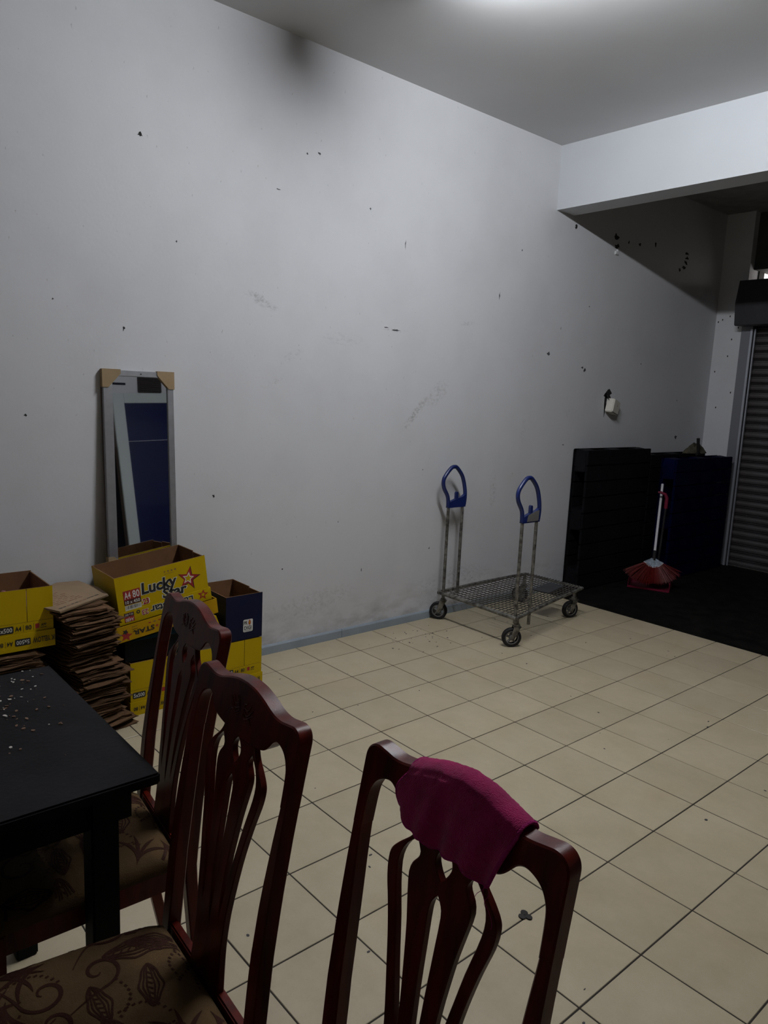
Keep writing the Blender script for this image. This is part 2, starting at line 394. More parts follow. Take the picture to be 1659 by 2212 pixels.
# rolling shutter with guide, drum box and slats
door = tag(bpy.data.objects.new('door_1', None), kind='structure'); COL.objects.link(door)
b = MB(); b.prism([(4.67, 2.52), (4.715, 2.73), (5.11, 2.75), (5.11, 2.34), (4.72, 2.318), (4.70, 2.325)], 'x', .31, 2.8); b.obj('drum_box', M_hood, door)
b = MB(); b.box((.30, .405), (4.89, 4.99), (0, 2.34)); b.obj('guide_rail', M_guide, door)
b = MB(); b.box((.392, .412), (4.878, 4.89), (0, 2.30)); b.box((.424, .434), (4.89, 4.91), (0, 2.30)); b.obj('guide_edge', M_bright, door)
b = MB(); b.box((2.70, 2.80), (4.89, 4.99), (0, 2.34)); b.obj('guide_rail', M_guide, door)
sl = MB(); pr = []
SH = .075
pr = [(.004, .0), (-.006, .004), (-.012, .016), (-.012, .034), (-.006, .046), (.002, .049), (.013, .050), (.014, .060), (.003, .061), (-.003, .066), (.004, .072), (.016, SH), (.022, SH), (.022, 0)]
sl.prism(pr, 'x', .405, 2.71); sl_me = sl.mesh('slat', M_slat, smooth=40)
z = .0
while z < 2.36:
    link('slat', sl_me, door, (0, 4.955, z)); z += SH

# ------------------------------------------------------------------ ceiling lamp (source of the light)
def make_lamp(loc, label):
    t = thing('ceiling_lamp', label, 'lamp', loc)
    Ln = 1.22
    b = MB(); b.prism([(-.035, 0), (.035, 0), (.022, -.035), (-.022, -.035)], 'x', -Ln/2-.02, Ln/2+.02); b.obj('housing', M_lampw, t, bevel=.004)
    for s in (-1, 1):
        b = MB(); b.box((s*(Ln/2)-.012, s*(Ln/2)+.012), (-.018, .018), (-.092, -.03)); b.obj('lamp_holder', M_lampw, t, bevel=.004)
    b = MB(); b.tube([(-Ln/2+.012, 0, -.070), (Ln/2-.012, 0, -.070)], .014, n=16); b.obj('tube', M_tube, t, smooth=50)
    return t
make_lamp((1.73, .13, H), 'white fluorescent batten lamp fixed to the ceiling').rotation_euler = (0, 0, R(7))

# ------------------------------------------------------------------ mirror on the left wall
TAU = R(3)
t = thing('wall_mirror', 'tall narrow silver framed mirror with kraft corner protectors leaning on white wall', 'mirror', (.111, -.967, .622), (0, -TAU, 0))
HW, HH = .176, .98
b = MB()
b.box((-.022, 0), (-HW, -HW+.045), (0, HH)); b.box((-.022, 0), (HW-.032, HW), (0, HH)); b.box((-.022, 0), (-HW+.045, HW-.032), (HH-.028, HH)); b.box((-.022, 0), (-HW+.045, HW-.032), (0, .03))
b.obj('frame', M_alu, t, bevel=.002)
bx('frame_back', (-.030, -.022), (-HW-.002, HW), (0, HH), M_frameback, t)
bx('glass', (-.02, -.008), (-HW+.04, HW-.03), (.02, HH-.02), M_mirror, t)
for sy, sz in ((-1, 1), (1, 1), (-1, 0), (1, 0)):
    y0 = sy*HW; zz = HH if sz else 0; k = -1 if sz else 1
    p = [(y0+sy*.004, zz-k*.004), (y0-sy*.085, zz-k*.004), (y0-sy*.085, zz+k*.016), (y0-sy*.025, zz+k*.082), (y0+sy*.004, zz+k*.082)]
    b = MB(); b.prism(p, 'x', -.031, .004); b.obj('corner_protector', M_corner, t, bevel=.002)
b = MB(); b.tube([(.0005, .01, HH-.014), (.002, .01, HH-.014)], .003, 8); b.obj('screw_hole', M_hole, t)

# things on the far side of the room, seen in the mirror
ln = math.atan2(.17, 1.92)
t = thing('framed_board', 'large blue board in a white frame wrapped in clear film, seen in the mirror', 'board', (4.80, 1.352, .018), (R(1.7), ln, 0))
b = MB(); W2, HB = .54, 1.93
b.box((0, .035), (-W2, -W2+.13), (0, HB)); b.box((0, .035), (W2-.13, W2), (0, HB)); b.box((0, .035), (-W2+.13, W2-.13), (HB-.115, HB)); b.box((0, .035), (-W2+.13, W2-.13), (0, .12))
b.obj('frame', M_white_frame, t, bevel=.004)
bx('carcass', (.035, .125), (-W2+.002, W2-.002), (0, HB-.002), M_frameback, t)
bx('panel', (.012, .034), (-W2+.12, W2-.12), (.11, HB-.10), M_bluepanel, t)
b = MB(); b.tube([(-.002, -W2, 1.37), (-.002, W2, 1.375)], .0022, 6); b.obj('film_seam', M_white, t)
t = thing('gap_shade_sheet', 'dark sheet added for the shade behind the large blue framed board, seen in the mirror', 'board', (4.936, 1.05, 0), (0, ln, 0))  # added sheet, stands in for the shaded gap behind the blue board
bx('panel', (0, .02), (-.44, .4), (0, 1.32), M_black, t)
bx('edge_strip', (-.002, .022), (-.446, -.44), (0, 1.32), M_hood, t)
t = thing('wall_vent', 'dark brown louvred vent box on wall above framed board, seen in mirror', 'vent', (XR, 1.24, 1.95))
bx('housing', (-.05, 0), (-.14, .14), (0, .19), M_vent, t, bevel=.006)
for k in range(7): bx('louvre', (-.062, -.048), (-.125, .125), (.02+k*.023, .032+k*.023), M_vent, t)
t = thing('wall_slot', 'small dark slotted plate on the wall, seen at top of mirror', 'plate', (XR, .88, 2.03))
bx('plate', (-.006, 0), (-.08, .08), (0, .026), M_navy, t, bevel=.002); bx('slot', (-.008, -.005), (-.06, .06), (.009, .016), M_hole, t)

# ------------------------------------------------------------------ cartons
def carton(name, label, cat, loc, W, D, Hh, outer, crease=None, seam=None, notch=True, tilt=0, group=None, rim_drop=0.0, thick=.005, yaw=0, cut=None):
    """open-topped box; front face looks +x at local x = 0, runs y 0..W, depth to -D"""
    t = thing(name, label, cat, loc, (tilt, 0, yaw), group)
    th = thick; cz = crease if crease else 0
    def wall(nm, x, y, z0, prof=None):
        """single board: outer skin and brown inner skin"""
        bb = MB(); bb.box(x, y, z0, 1); me = bb.mesh(nm, [outer, M_card])
        for p in me.polygons:
            n = p.normal; c = p.center
            out = (n.x > .5 and abs(c.x) < 1e-4) or (n.x < -.5 and abs(c.x+D) < 1e-4) or (n.y < -.5 and abs(c.y) < 1e-4) or (n.y > .5 and abs(c.y-W) < 1e-4) or n.z < -.5
            p.material_index = 0 if out else 1
        return link(nm, me, t)
    if cz:
        bb = MB(); 
        wall('body', (-th, 0), (0, W), (0, cz-.0012))
        if seam:
            wall('flap', (-th-.0006, 0), (0, seam-.0012), (cz, Hh)); wall('flap', (-th-.0006, 0), (seam+.0012, W), (cz, Hh))
        else: wall('flap', (-th-.0006, 0), (0, W), (cz, Hh))
    else: wall('body', (-th, 0), (0, W), (0, Hh))
    wall('side_wall', (-D+th, -th), (0, th), (0, Hh))
    if notch:
        k = D*.42
        wall('side_wall', (-D+th, -k-.002), (W-th, W), (0, Hh)); wall('side_wall', (-k+.002, -th), (W-th, W), (0, Hh-.006))
    else: wall('side_wall', (-D+th, -th), (W-th, W), (0, Hh-.004))
    wall('back_wall', (-D, -D+th), (0, W), (0, Hh+rim_drop))
    wall('bottom', (-D+th, -th), (th, W-th), (0, th))
    return t
def tray(name, label, loc, W, D, Hh, outer, tilt=0, yaw=0, inner=None):
    """shallow lid lying open side up, a carton standing in it"""
    t = thing(name, label, 'box lid', loc, (tilt, 0, yaw)); th = .004
    bb = MB(); bb.box((-D, 0), (0, W), (0, th)); bb.box((-th, 0), (0, W), (th, Hh)); bb.box((-D, -D+th), (0, W), (th, Hh)); bb.box((-D+th, -th), (0, th), (th, Hh)); bb.box((-D+th, -th), (W-th, W), (th, Hh))
    bb.obj('shell', outer, t)
    return t
def band_print(t, W, z, k=1.0):
    patch('label_patch', rrect(.041*k, z, .062*k, .030, .005), M_ink, t, .0006); text('5x500', .026, M_white, t, .041*k, z, .0010, bold=.012, width=.052*k)
    text('A4', .027, M_ink, t, .089*k, z, .0008, bold=.015, width=.024*k)
    patch('label_patch', rrect(.108*k, z, .0012, .03), M_ink, t); text('80', .027, M_ink, t, .127*k, z, .0008, bold=.015, width=.023*k)
    patch('label_patch', rrect(.146*k, z, .0012, .03), M_ink, t)
    patch('label_patch', rrect(.160*k, z+.001, .015*k, .020, .003), M_red, t); text('APP', .016, M_ink, t, .184*k, z+.003, .0008, width=.022*k, bold=.01, slant=.2)
    patch('label_patch', rrect(.183*k, z-.008, .024*k, .0022), M_ink, t)
def lid_print(t, W, z, k=1.0):
    pi = math.pi
    text('IK YELLOW', .032, M_ink, t, .188*k, z, .0008, turn=pi, bold=.016, width=.084*k)
    patch('label_patch', rrect(.108*k, z, .058*k, .029, .004), M_ink, t, .0006); text('5x500', .024, M_white, t, .108*k, z, .0010, turn=pi, bold=.01, width=.048*k)
    text('A4', .025, M_ink, t, .061*k, z, .0008, turn=pi, bold=.015, width=.022*k)
    patch('label_patch', rrect(.044*k, z, .0012, .026), M_ink, t)
    text('80', .025, M_ink, t, .026*k, z, .0008, turn=pi, bold=.015, width=.021*k)

LH = .066
# three yellow cartons on the floor, each standing in its lid
XF = .398
for n, (y0, W, lab, ll) in enumerate(((-1.160, .224, 'yellow paper carton on the floor nearest the cardboard pile', 'upturned yellow lid under the floor carton nearest the cardboard pile'),
                     (-.932, .232, 'yellow paper carton in the middle of the floor row, half hidden by chairs', 'upturned yellow lid under the middle floor carton'),
                     (-.694, .238, 'yellow paper carton on the floor under the navy carton', 'upturned yellow lid under the floor carton that carries the navy one'))):
    l = tray('box_lid', ll, (XF+.006, y0-.004, 0), W+.008, .322, LH, M_yel); lid_print(l, W+.008, .033)
    c = carton('paper_carton', lab, 'box', (XF, y0, .004), W, .31, .254, M_yel, crease=.120 if n != 2 else .115, seam=W*.5 if n != 2 else W*.57, group='yellow paper cartons on the floor')
    band_print(c, W, .093)
# navy carton on the right
c = carton('paper_carton', 'open dark navy carton with white logo label on top of yellow carton', 'box', (.398, -.668, .262), .212, .31, .238, M_navy, notch=True)
patch('label_patch', rrect(.128, .072, .056, .066, .007), M_white, c)
text('PR', .027, M_ink, c, .1135, .087, .0009, bold=.02, width=.022); text('DIGI', .027, M_ink, c, .127, .060, .0009, bold=.02, width=.042)
patch('flame_mark', [(.137+.0075*math.cos(a)*(1-.35*max(0, math.sin(a))), .088+.014*math.sin(a)) for a in [k*.42 for k in range(15)]], M_red, c, .0009)
patch('flame_mark', [(.137+.0035*math.cos(a), .087+.009*math.sin(a)) for a in [k*.63 for k in range(10)]], M_yel2, c, .0012)
patch('label_patch', rrect(.128, .045, .044, .0018), M_ink, c, .0009)
# black carton with teal lip
c = carton('paper_carton', 'low black carton with teal lip between yellow floor carton and tilted yellow lid', 'box', (.385, -1.178, .262), .355, .27, .098, M_blackcard, notch=False)
b = MB(); b.add([(.001, .03, .098), (.001, .355, .098), (-.02, .355, .136), (-.02, .03, .104), (-.024, .355, .136), (-.024, .03, .104), (-.004, .03, .098), (-.004, .355, .098)],
      [(0, 1, 2, 3), (4, 5, 6, 7)][:1] + [(3, 2, 4, 5), (6, 7, 4, 5)][:1] + [(7, 6, 5, 4), (0, 6, 7, 1), (1, 7, 4, 2), (0, 3, 5, 6)])
b.obj('lip', M_teal, c)
# squashed yellow carton propping the right end
t = thing('squashed_carton', 'squashed yellow carton propping the right end of the tilted lid', 'box', (.385, -.815, .262))
b = MB(); b.prism([(0, 0), (.135, 0), (.138, .05), (.10, .150), (.06, .138), (.02, .125)], 'x', -.22, 0); b.obj('body', M_yel, t)
b = MB(); b.prism([(.112, .072), (.138, .060), (.142, .067), (.118, .082)], 'x', -.05, .006); b.obj('flap', M_yel, t)

# tilted stack: orange-yellow lid, yellow lid, big carton
TL = R(7.6)
def on_tilt(s, h): return (-1.228 + s*math.cos(TL) - h*math.sin(TL), .374 + s*math.sin(TL) + h*math.cos(TL))
y, z = on_tilt(0, 0)
l = tray('box_lid', 'tilted orange yellow lid printed with a red star, lowest of the leaning stack', (.424, y, z), .508, .315, .074, M_yel2, tilt=TL)
patch('star_mark', star(.045, .026, .026, .45, .2, 1.15), M_red, l)
patch('star_mark', star(.043, .045, .014, .5, .5), M_ink, l, .0009)
text('LUCKY', .032, M_ink, l, .262, .034, .0009, turn=math.pi, bold=.02, width=.115); text('STAR', .032, M_ink, l, .13, .030, .0009, turn=math.pi, bold=.02, width=.10)
patch('star_mark', star(.193, .032, .009), M_red, l)
for k in range(7): patch('label_patch', rrect(.16+k*.024, .056, .011, .005), M_rust if k % 2 else M_red, l)
for k in range(3): patch('label_patch', rrect(.088, .060-k*.012, .026, .0018), M_ink, l)
y, z = on_tilt(.030, .072)
l = tray('box_lid', 'upturned bright yellow lid under the big star carton', (.404, y, z), .462, .295, .060, M_yel, tilt=TL)
patch('label_patch', rrect(.048, .021, .046, .025), M_red, l); text('A4|80', .024, M_white, l, .048, .021, .001, turn=math.pi, bold=.012, width=.038)
patch('label_patch', rrect(.048, .043, .046, .017), M_maroon, l); text('10 x 450', .014, M_white, l, .048, .043, .001, turn=math.pi, width=.036)
b = MB(); b.prism([(.092+.009*math.cos(a), .044+.009*math.sin(a)) for a in [k*.63 for k in range(10)]], 'x', .0001, .0006); b.obj('round_mark', M_ink, l)
b = MB(); b.prism([(.092+.004*math.cos(a), .044+.004*math.sin(a)) for a in [k*.63 for k in range(10)]], 'x', .0002, .0009); b.obj('round_mark', M_yel, l)
for nm, s, yy, wd, m1 in (('23', .034, .124, .030, M_red), ('Star', .05, .192, .085, M_ink), ('Lucky', .05, .305, .12, M_ink)):
    text(nm, s, M_white, l, yy, .034, .0006, turn=math.pi, bold=.06, width=wd+.004); text(nm, s, m1, l, yy, .034, .0010, turn=math.pi, bold=.02, width=wd)
patch('star_mark', star(.418, .034, .027, .42, .2, 1.1), M_red, l); patch('star_mark', star(.418, .034, .013, .42, .2, 1.1), M_yel, l, .0009)
y, z = on_tilt(.036, .0765)
CW = .448
CH = .221
c = carton('paper_carton', 'large open yellow carton with big red star and black lettering below the mirror', 'box', (.398, y, z), CW, .283, CH, M_yel, crease=.0545, tilt=TL)
def at(s, d): return s*CW, CH - d*.166          # s across, d down from the rim (1 = top of the lid it stands in)
yy, zz = at(.110, .565); patch('label_patch', rrect(yy, zz, .038, .045), M_red, c); text('A4', .046, M_white, c, yy, zz, .001, bold=.012, width=.029)
yy, zz = at(.200, .565); patch('label_patch', rrect(yy, zz, .040, .045), M_red, c); text('80', .048, M_white, c, yy, zz, .001, bold=.014, width=.033)
yy, zz = at(.156, .765); patch('label_patch', rrect(yy, zz, .079, .024), M_maroon, c); text('10 x 450', .021, M_white, c, yy, zz, .001, bold=.012, width=.068)
yy, zz = at(.156, .925); patch('label_patch', rrect(yy, zz, .077, .023), M_white, c)
for k in range(14): patch('label_patch', rrect(yy-.034+k*.0052, zz+.002, random.choice((.0014, .0022, .003)), .016), M_ink, c, .001)
def shout(body, size, s, d, wd, m1, sl=.0):
    yy, zz = at(s, d)
    text(body, size, M_white, c, yy, zz, .0008, bold=.065, width=wd+.008, slant=sl); text(body, size, m1, c, yy, zz, .0012, bold=.035, width=wd, slant=sl)
shout('Lucky', .074, .455, .545, .176, M_ink, .08); shout('Star', .062, .615, .800, .125, M_ink, .08); shout('23', .036, .292, .865, .030, M_red)
yy, zz = at(.790, .56)
patch('star_mark', star(yy, zz, .062, .40, .25, 1.0), M_maroon, c); patch('star_mark', star(yy-.002, zz+.002, .055, .40, .25, 1.0), M_red, c, .0008); patch('star_mark', star(yy-.004, zz+.002, .031, .45, .25, 1.0), M_white, c, .0012); patch('star_mark', star(yy-.004, zz+.002, .022, .45, .25), M_yel, c, .0015)
for k, sz in enumerate((.5, .55, .6, .66)):
    yy, zz = at(.53+k*.04, .18); patch('star_mark', star(yy, zz, .007*sz*1.6), M_rust, c)
for k in range(6):
    yy, zz = at(.53+k*.018, .25); patch('label_patch', rrect(yy, zz, .004, .003), M_rust, c)

# left: yellow carton on the low pile
c2x = .452
l = tray('box_lid', 'upturned yellow lid at left edge on the low cardboard pile', (c2x+.006, -1.743, .437), .238, .322, .072, M_yel, yaw=0); lid_print(l, .238, .036, 1.03)
c = carton('paper_carton', 'open yellow carton at the left edge holding pink plastic, on low cardboard pile', 'box', (c2x, -1.739, .442), .230, .31, .252, M_yel, crease=.112, seam=.128, notch=False)
band_print(c, .230, .088, 1.04)
t = thing('plastic_bag', 'crumpled pink plastic bag inside the yellow carton at the left edge', 'bag', (.30, -1.63, .447))
b = MB(); NB = 14
vs = []
for i in range(NB+1):
    for j in range(NB+1):
        a, q = i/NB*2-1, j/NB*2-1
        h = .185*(1-.25*a*a)*(1-.2*q*q)*(1+.10*math.sin(7*a+3*q)+.07*math.sin(11*q-5*a)) + random.uniform(-.006, .006)
        vs.append((a*.13, q*.095, h))
vs += [(v[0], v[1], 0) for v in vs]
K = (NB+1)**2; fs = []
for i in range(NB):
    for j in range(NB):
        a = i*(NB+1)+j; fs.append((a, a+1, a+NB+2, a+NB+1)); fs.append((K+a, K+a+NB+1, K+a+NB+2, K+a+1))
for i in range(NB):
    for a, bb_ in ((i, i+1), (i*(NB+1), (i+1)*(NB+1)), (NB*(NB+1)+i, NB*(NB+1)+i+1), (i*(NB+1)+NB, (i+1)*(NB+1)+NB)):
        fs.append((a, bb_, K+bb_, K+a))
b.add(vs, fs); b.obj('bag', M_pink, t, smooth=60)

# ------------------------------------------------------------------ piles of flattened cartons
def sheet_mesh(seed, L_, W_, th):
    """a flattened carton: two plies with a slit between them"""
    rnd = random.Random(seed); b = MB(); nx, ny = 6, 4
    w1, w2, ph = rnd.uniform(.0005, .0030), rnd.uniform(.0005, .0025), rnd.uniform(0, 6)
    for ply in (0, 1):
        ex = [rnd.uniform(-.009, .009) for _ in range(20)]; zo = ply*th*.62; tp = th*.36
        def P(i, j, dz):
            x = -L_*i/nx; y = W_*j/ny
            if i == 0: x += ex[j]
            if j == ny: y += ex[6+i]
            if j == 0: y += ex[12+i % 6]
            return (x, y, zo+dz + w1*math.sin(ph+i*1.1) + w2*math.cos(ph*2+j*1.7) + ply*.0015*math.sin(i*2.3+j+ph))
        vs = [P(i, j, tp) for i in range(nx+1) for j in range(ny+1)] + [P(i, j, 0) for i in range(nx+1) for j in range(ny+1)]
        K = (nx+1)*(ny+1); fs = []
        for i in range(nx):
            for j in range(ny):
                a = i*(ny+1)+j; fs += [(a, a+1, a+ny+2, a+ny+1), (K+a, K+a+ny+1, K+a+ny+2, K+a+1)]
        for i in range(nx):
            for o in (0, ny): a = i*(ny+1)+o; fs.append((a, a+ny+1, K+a+ny+1, K+a))
        for j in range(ny):
            for o in (0, nx*(ny+1)): a = o+j; fs.append((a, a+1, K+a+1, K+a))
        b.add(vs, fs)
    return b.mesh('flattened_carton', M_sheet)
SM = [sheet_mesh(s, random.uniform(.285, .31), random.uniform(.195, .228), random.choice((.0052, .0060, .0068))) for s in range(14)]
def pile(x0, y0, ztop, drift, label, group, yaw0, jit=1.0):
    z = 0.0; n = 0
    while z < ztop-.007:
        f = z/ztop; dx, dy, da = drift(f)
        o = link('flattened_carton', random.choice(SM), None, (x0+dx+random.gauss(0, .011)*jit, y0+dy+random.gauss(0, .010)*jit, z))
        o.rotation_euler = (random.gauss(0, .006), random.gauss(.004, .006), yaw0+da+random.gauss(0, .045)*jit)
        tag(o, label, 'cardboard', group); z += random.choice((.0056, .0062, .0066, .0075, .0100)); n += 1
    return z
def drift_main(f):
    # slumping pile: the foot lies further out than the top, with bulges between
    bump = .016*math.sin(f*17+1)+.012*math.sin(f*31)
    return (.012*math.sin(f*9)-.004*f, .075*(1-f)**.9 + bump, -.02*(1-f)+.05*math.sin(f*12))
zt = pile(.505, -1.472, .594, drift_main, 'flattened brown carton in the tall slumping pile beside the yellow cartons', 'flattened cartons in the tall pile', .20)
pile(.462, -1.772, .425, lambda f: (.012*math.sin(f*8), .010*math.sin(f*11), 0), 'flattened brown carton in the low pile under the left yellow carton', 'flattened cartons in the low pile', .04, .8)
t = thing('flattened_carton', 'pale brown flattened carton with faint red print, topmost of the tall pile', 'cardboard', (.540, -1.508, zt+.004), (.0, -.006, 0))
def topsheet(nm, zz, dx, dy):
    b = MB(); b.prism([(p[0]+dx, p[1]+dy) for p in ((0, 0), (-.152, .254), (-.30, .262), (-.36, .240), (-.455, .225), (-.470, .13), (-.30, -.06), (-.12, -.05))], 'z', zz, zz+.005); return b.obj(nm, M_topsheet, t)
topsheet('board', 0, -.006, .004); topsheet('board', .0062, 0, 0)
zz = .0118
def top_print(poly, m): 
    b = MB(); b.prism(poly, 'z', zz-.0004, zz); return b.obj('faint_print', m, t)
TPM = Matrix.Rotation(.539, 4, 'Z')
def tprint(x0, x1, y0, y1, m):
    top_print([tuple((TPM @ Vector((x, y, 0)))[:2]) for x, y in ((x0, y0), (x1, y0), (x1, y1), (x0, y1))], m)
for k in range(10):
    L0 = random.uniform(.010, .022); y0 = .025+k*.025; tprint(-.030-.0008*k, -.024-.0008*k, y0, y0+L0, M_ink if k < 2 or random.random() < .6 else M_rust)
for r_ in range(11):
    x = -.075-r_*.020; y0 = .045+random.uniform(0, .03)
    while y0 < .20:
        L0 = random.uniform(.008, .03); tprint(x, x+.005, y0, y0+L0, M_rust); y0 += L0+random.uniform(.006, .02)

# ------------------------------------------------------------------ table
TZ = .785
t = thing('dining_table', 'black topped dining table with crumbs in the lower left corner', 'table', (1.945, -2.45, 0))
bx('table_top', (-.352, .352), (-.60, .595), (TZ-.024, TZ), M_table, t, bevel=.004)
b = MB()
b.box((-.315, -.295), (-.55, .55), (.69, TZ-.024)); b.box((.295, .315), (-.55, .55), (.69, TZ-.024)); b.box((-.295, .295), (.52, .54), (.69, TZ-.024)); b.box((-.295, .295), (-.55, -.53), (.69, TZ-.024))
b.obj('apron', M_black, t)
for sx in (-1, 1):
    for sy in (-1, 1):
        cx_, cy_ = sx*.300, sy*.507 if sy < 0 else .494
        bx('leg', (cx_-.026, cx_+.026), (cy_-.027, cy_+.027), (0, .76), M_black, t, bevel=.004)
def flakes(name, label, m, n, seed, spread, smin, smax):
    rnd = random.Random(seed); b = MB()
    for _ in range(n):
        x = rnd.gauss(1.72, spread[0]); y = rnd.gauss(-2.08, spread[1])
        if not (1.60 < x < 2.25 and -2.9 < y < -1.88): continue
        r_ = rnd.uniform(smin, smax); a = rnd.uniform(0, 6); q = rnd.uniform(.35, .9)
        pts = [(x+r_*math.cos(k*1.05)*math.cos(a)*rnd.uniform(.7, 1.2)-r_*q*math.sin(k*1.05)*math.sin(a), y+r_*math.cos(k*1.05)*math.sin(a)+r_*q*math.sin(k*1.05)*math.cos(a)) for k in range(6)]
        b.prism(pts, 'z', TZ-.0002, TZ+rnd.uniform(.0008, .003))
    return tag(b.obj(name, m), label, 'crumbs', None, 'stuff')
flakes('paint_flakes', 'white flakes scattered on the black table top', M_flake, 110, 3, (.15, .11), .001, .0055)
flakes('food_crumbs', 'brown crumbs scattered on the black table top', M_crumb, 150, 5, (.19, .13), .001, .006)

# ------------------------------------------------------------------ chairs
ZS = [0, .25, .45, .5, .65, .75, .85, .95, 1.06]; PS = [.070, .018, .002, 0, .014, .028, .045, .064, .086]
def prof(z):
    for i in range(len(ZS)-1):
        if z <= ZS[i+1]:
            t = (z-ZS[i])/(ZS[i+1]-ZS[i]); return PS[i]+(PS[i+1]-PS[i])*t
    return PS[-1]
def lerp_tab(x, tab):
    if x <= tab[0][0]: return tab[0][1]
    for (a, fa), (b_, fb) in zip(tab, tab[1:]):
        if x <= b_: return fa+(fb-fa)*(x-a)/(b_-a)
    return tab[-1][1]
def spline(pts, n=4):
    out = []
    for i in range(len(pts)-1):
        p0 = pts[max(i-1, 0)]; p1 = pts[i]; p2 = pts[i+1]; p3 = pts[min(i+2, len(pts)-1)]
        for k in range(n):
            t = k/n
            out.append(tuple(.5*((2*p1[d])+(-p0[d]+p2[d])*t+(2*p0[d]-5*p1[d]+4*p2[d]-p3[d])*t*t+(-p0[d]+3*p1[d]-3*p2[d]+p3[d])*t**3) for d in range(len(p1))))
    out.append(tuple(pts[-1])); return out
TOP = spline([(0, 1.043), (.03, 1.041), (.06, 1.034), (.09, 1.0245), (.115, 1.0215), (.138, 1.0245), (.153, 1.0265), (.165, 1.024), (.173, 1.017), (.1765, 1.0085), (.1772, 1.000)], 4)
BOT = spline([(0, .948), (.052, .952), (.075, .956), (.088, .961), (.098, .970), (.107, .981), (.118, .9865), (.130, .985), (.143, .978), (.152, .966), (.157, .948), (.159, .90)], 4)
def crest_top(u): return lerp_tab(abs(u), TOP)
def crest_bot(u): return lerp_tab(abs(u), BOT) if abs(u) < .1585 else .90
def place(u, wv, t): return (u, prof(wv)+t, wv)

def slab_mesh(name, loops, t0, t1, bev=.003):
    """flat outline (with holes) made into a round-edged slab that follows the curve of the back"""
    full, ins = [], []
    for li, loop in enumerate(loops):
        ar = sum(p[0]*q[1]-q[0]*p[1] for p, q in zip(loop, loop[1:]+loop[:1]))
        if (ar > 0) != (li == 0): loop = loop[::-1]
        n = len(loop); inn = []
        for i in range(n):
            p0, p, p1 = Vector(loop[i-1]), Vector(loop[i]), Vector(loop[(i+1) % n])
            d0, d1 = (p-p0).normalized(), (p1-p).normalized()
            n0, n1 = Vector((-d0.y, d0.x)), Vector((-d1.y, d1.x)); m = n0+n1
            m = m.normalized() if m.length > 1e-6 else n0
            inn.append(tuple(p + m*(bev/max(.5, m.dot(n0)))))
        full.append(loop); ins.append(inn)
    bm = bmesh.new(); edges = []; order = []
    for loop in ins:
        vs = [bm.verts.new((p[0], 0, p[1])) for p in loop]; order += vs
        edges += [bm.edges.new((vs[i], vs[(i+1) % len(vs)])) for i in range(len(vs))]
    bmesh.ops.triangle_fill(bm, use_beauty=True, use_dissolve=False, edges=edges)
    bm.verts.index_update(); caps = [tuple(v.index for v in f.verts) for f in bm.faces]; bm.free()
    b = MB(); N = sum(len(l) for l in full); fl = [p for l in full for p in l]; il = [p for l in ins for p in l]
    lay = [(il, t0), (fl, t0+bev), (fl, t1-bev), (il, t1)]
    vs = [place(p[0], p[1], t) for pts, t in lay for p in pts]; fs = [c for c in caps] + [tuple(i+3*N for i in c[::-1]) for c in caps]
    o = 0
    for l in full:
        n = len(l)
        for L_ in range(3):
            for i in range(n): fs.append((L_*N+o+i, L_*N+o+(i+1) % n, (L_+1)*N+o+(i+1) % n, (L_+1)*N+o+i))
        o += n
    b.add(vs, fs); return b.mesh(name, M_wood, smooth=32)

HB_, HF_, SD = .160, .192, .40          # seat half widths back / front, depth
def seat_hw(y): return HB_ + (HF_-HB_)*min(1, max(0, -y/SD))
def cushion_z(a, b_): return .500 + .044*((1-abs(a)**5)**.5)*((1-abs(b_)**5)**.5)
def seat_pt(a, b_):
    y = -SD/2 + (SD/2+.0)*b_*1.0
    y = y-.004; hw = seat_hw(y)
    k = 1-.10*max(0, -b_)**6*abs(a)**4
    return (a*hw, y*k if b_ < 0 else y)
def ribbon(b, pts, ws):
    n = len(pts); vs = []; fs = []
    for i, p in enumerate(pts):
        q0 = pts[max(i-1, 0)]; q1 = pts[min(i+1, n-1)]; dx, dy = q1[0]-q0[0], q1[1]-q0[1]; l = math.hypot(dx, dy) or 1
        for s in (-1, 1): vs.append((p[0]-s*dy/l*ws[i]/2, p[1]+s*dx/l*ws[i]/2))
    ok = []
    out = []
    for (x, y) in vs:
        b_ = (y+.004+SD/2)/(SD/2); hw = seat_hw(y); a = x/hw
        if abs(a) > .97 or abs(b_) > .97: out.append(None); continue
        out.append((x, y, cushion_z(a, b_)+.0007))
    m = {}
    V = []
    for i, v in enumerate(out):
        if v: m[i] = len(V); V.append(v)
    for i in range(n-1):
        q = (2*i, 2*i+1, 2*i+3, 2*i+2)
        if all(k in m for k in q): fs.append(tuple(m[k] for k in q))
    if fs: b.add(V, fs)
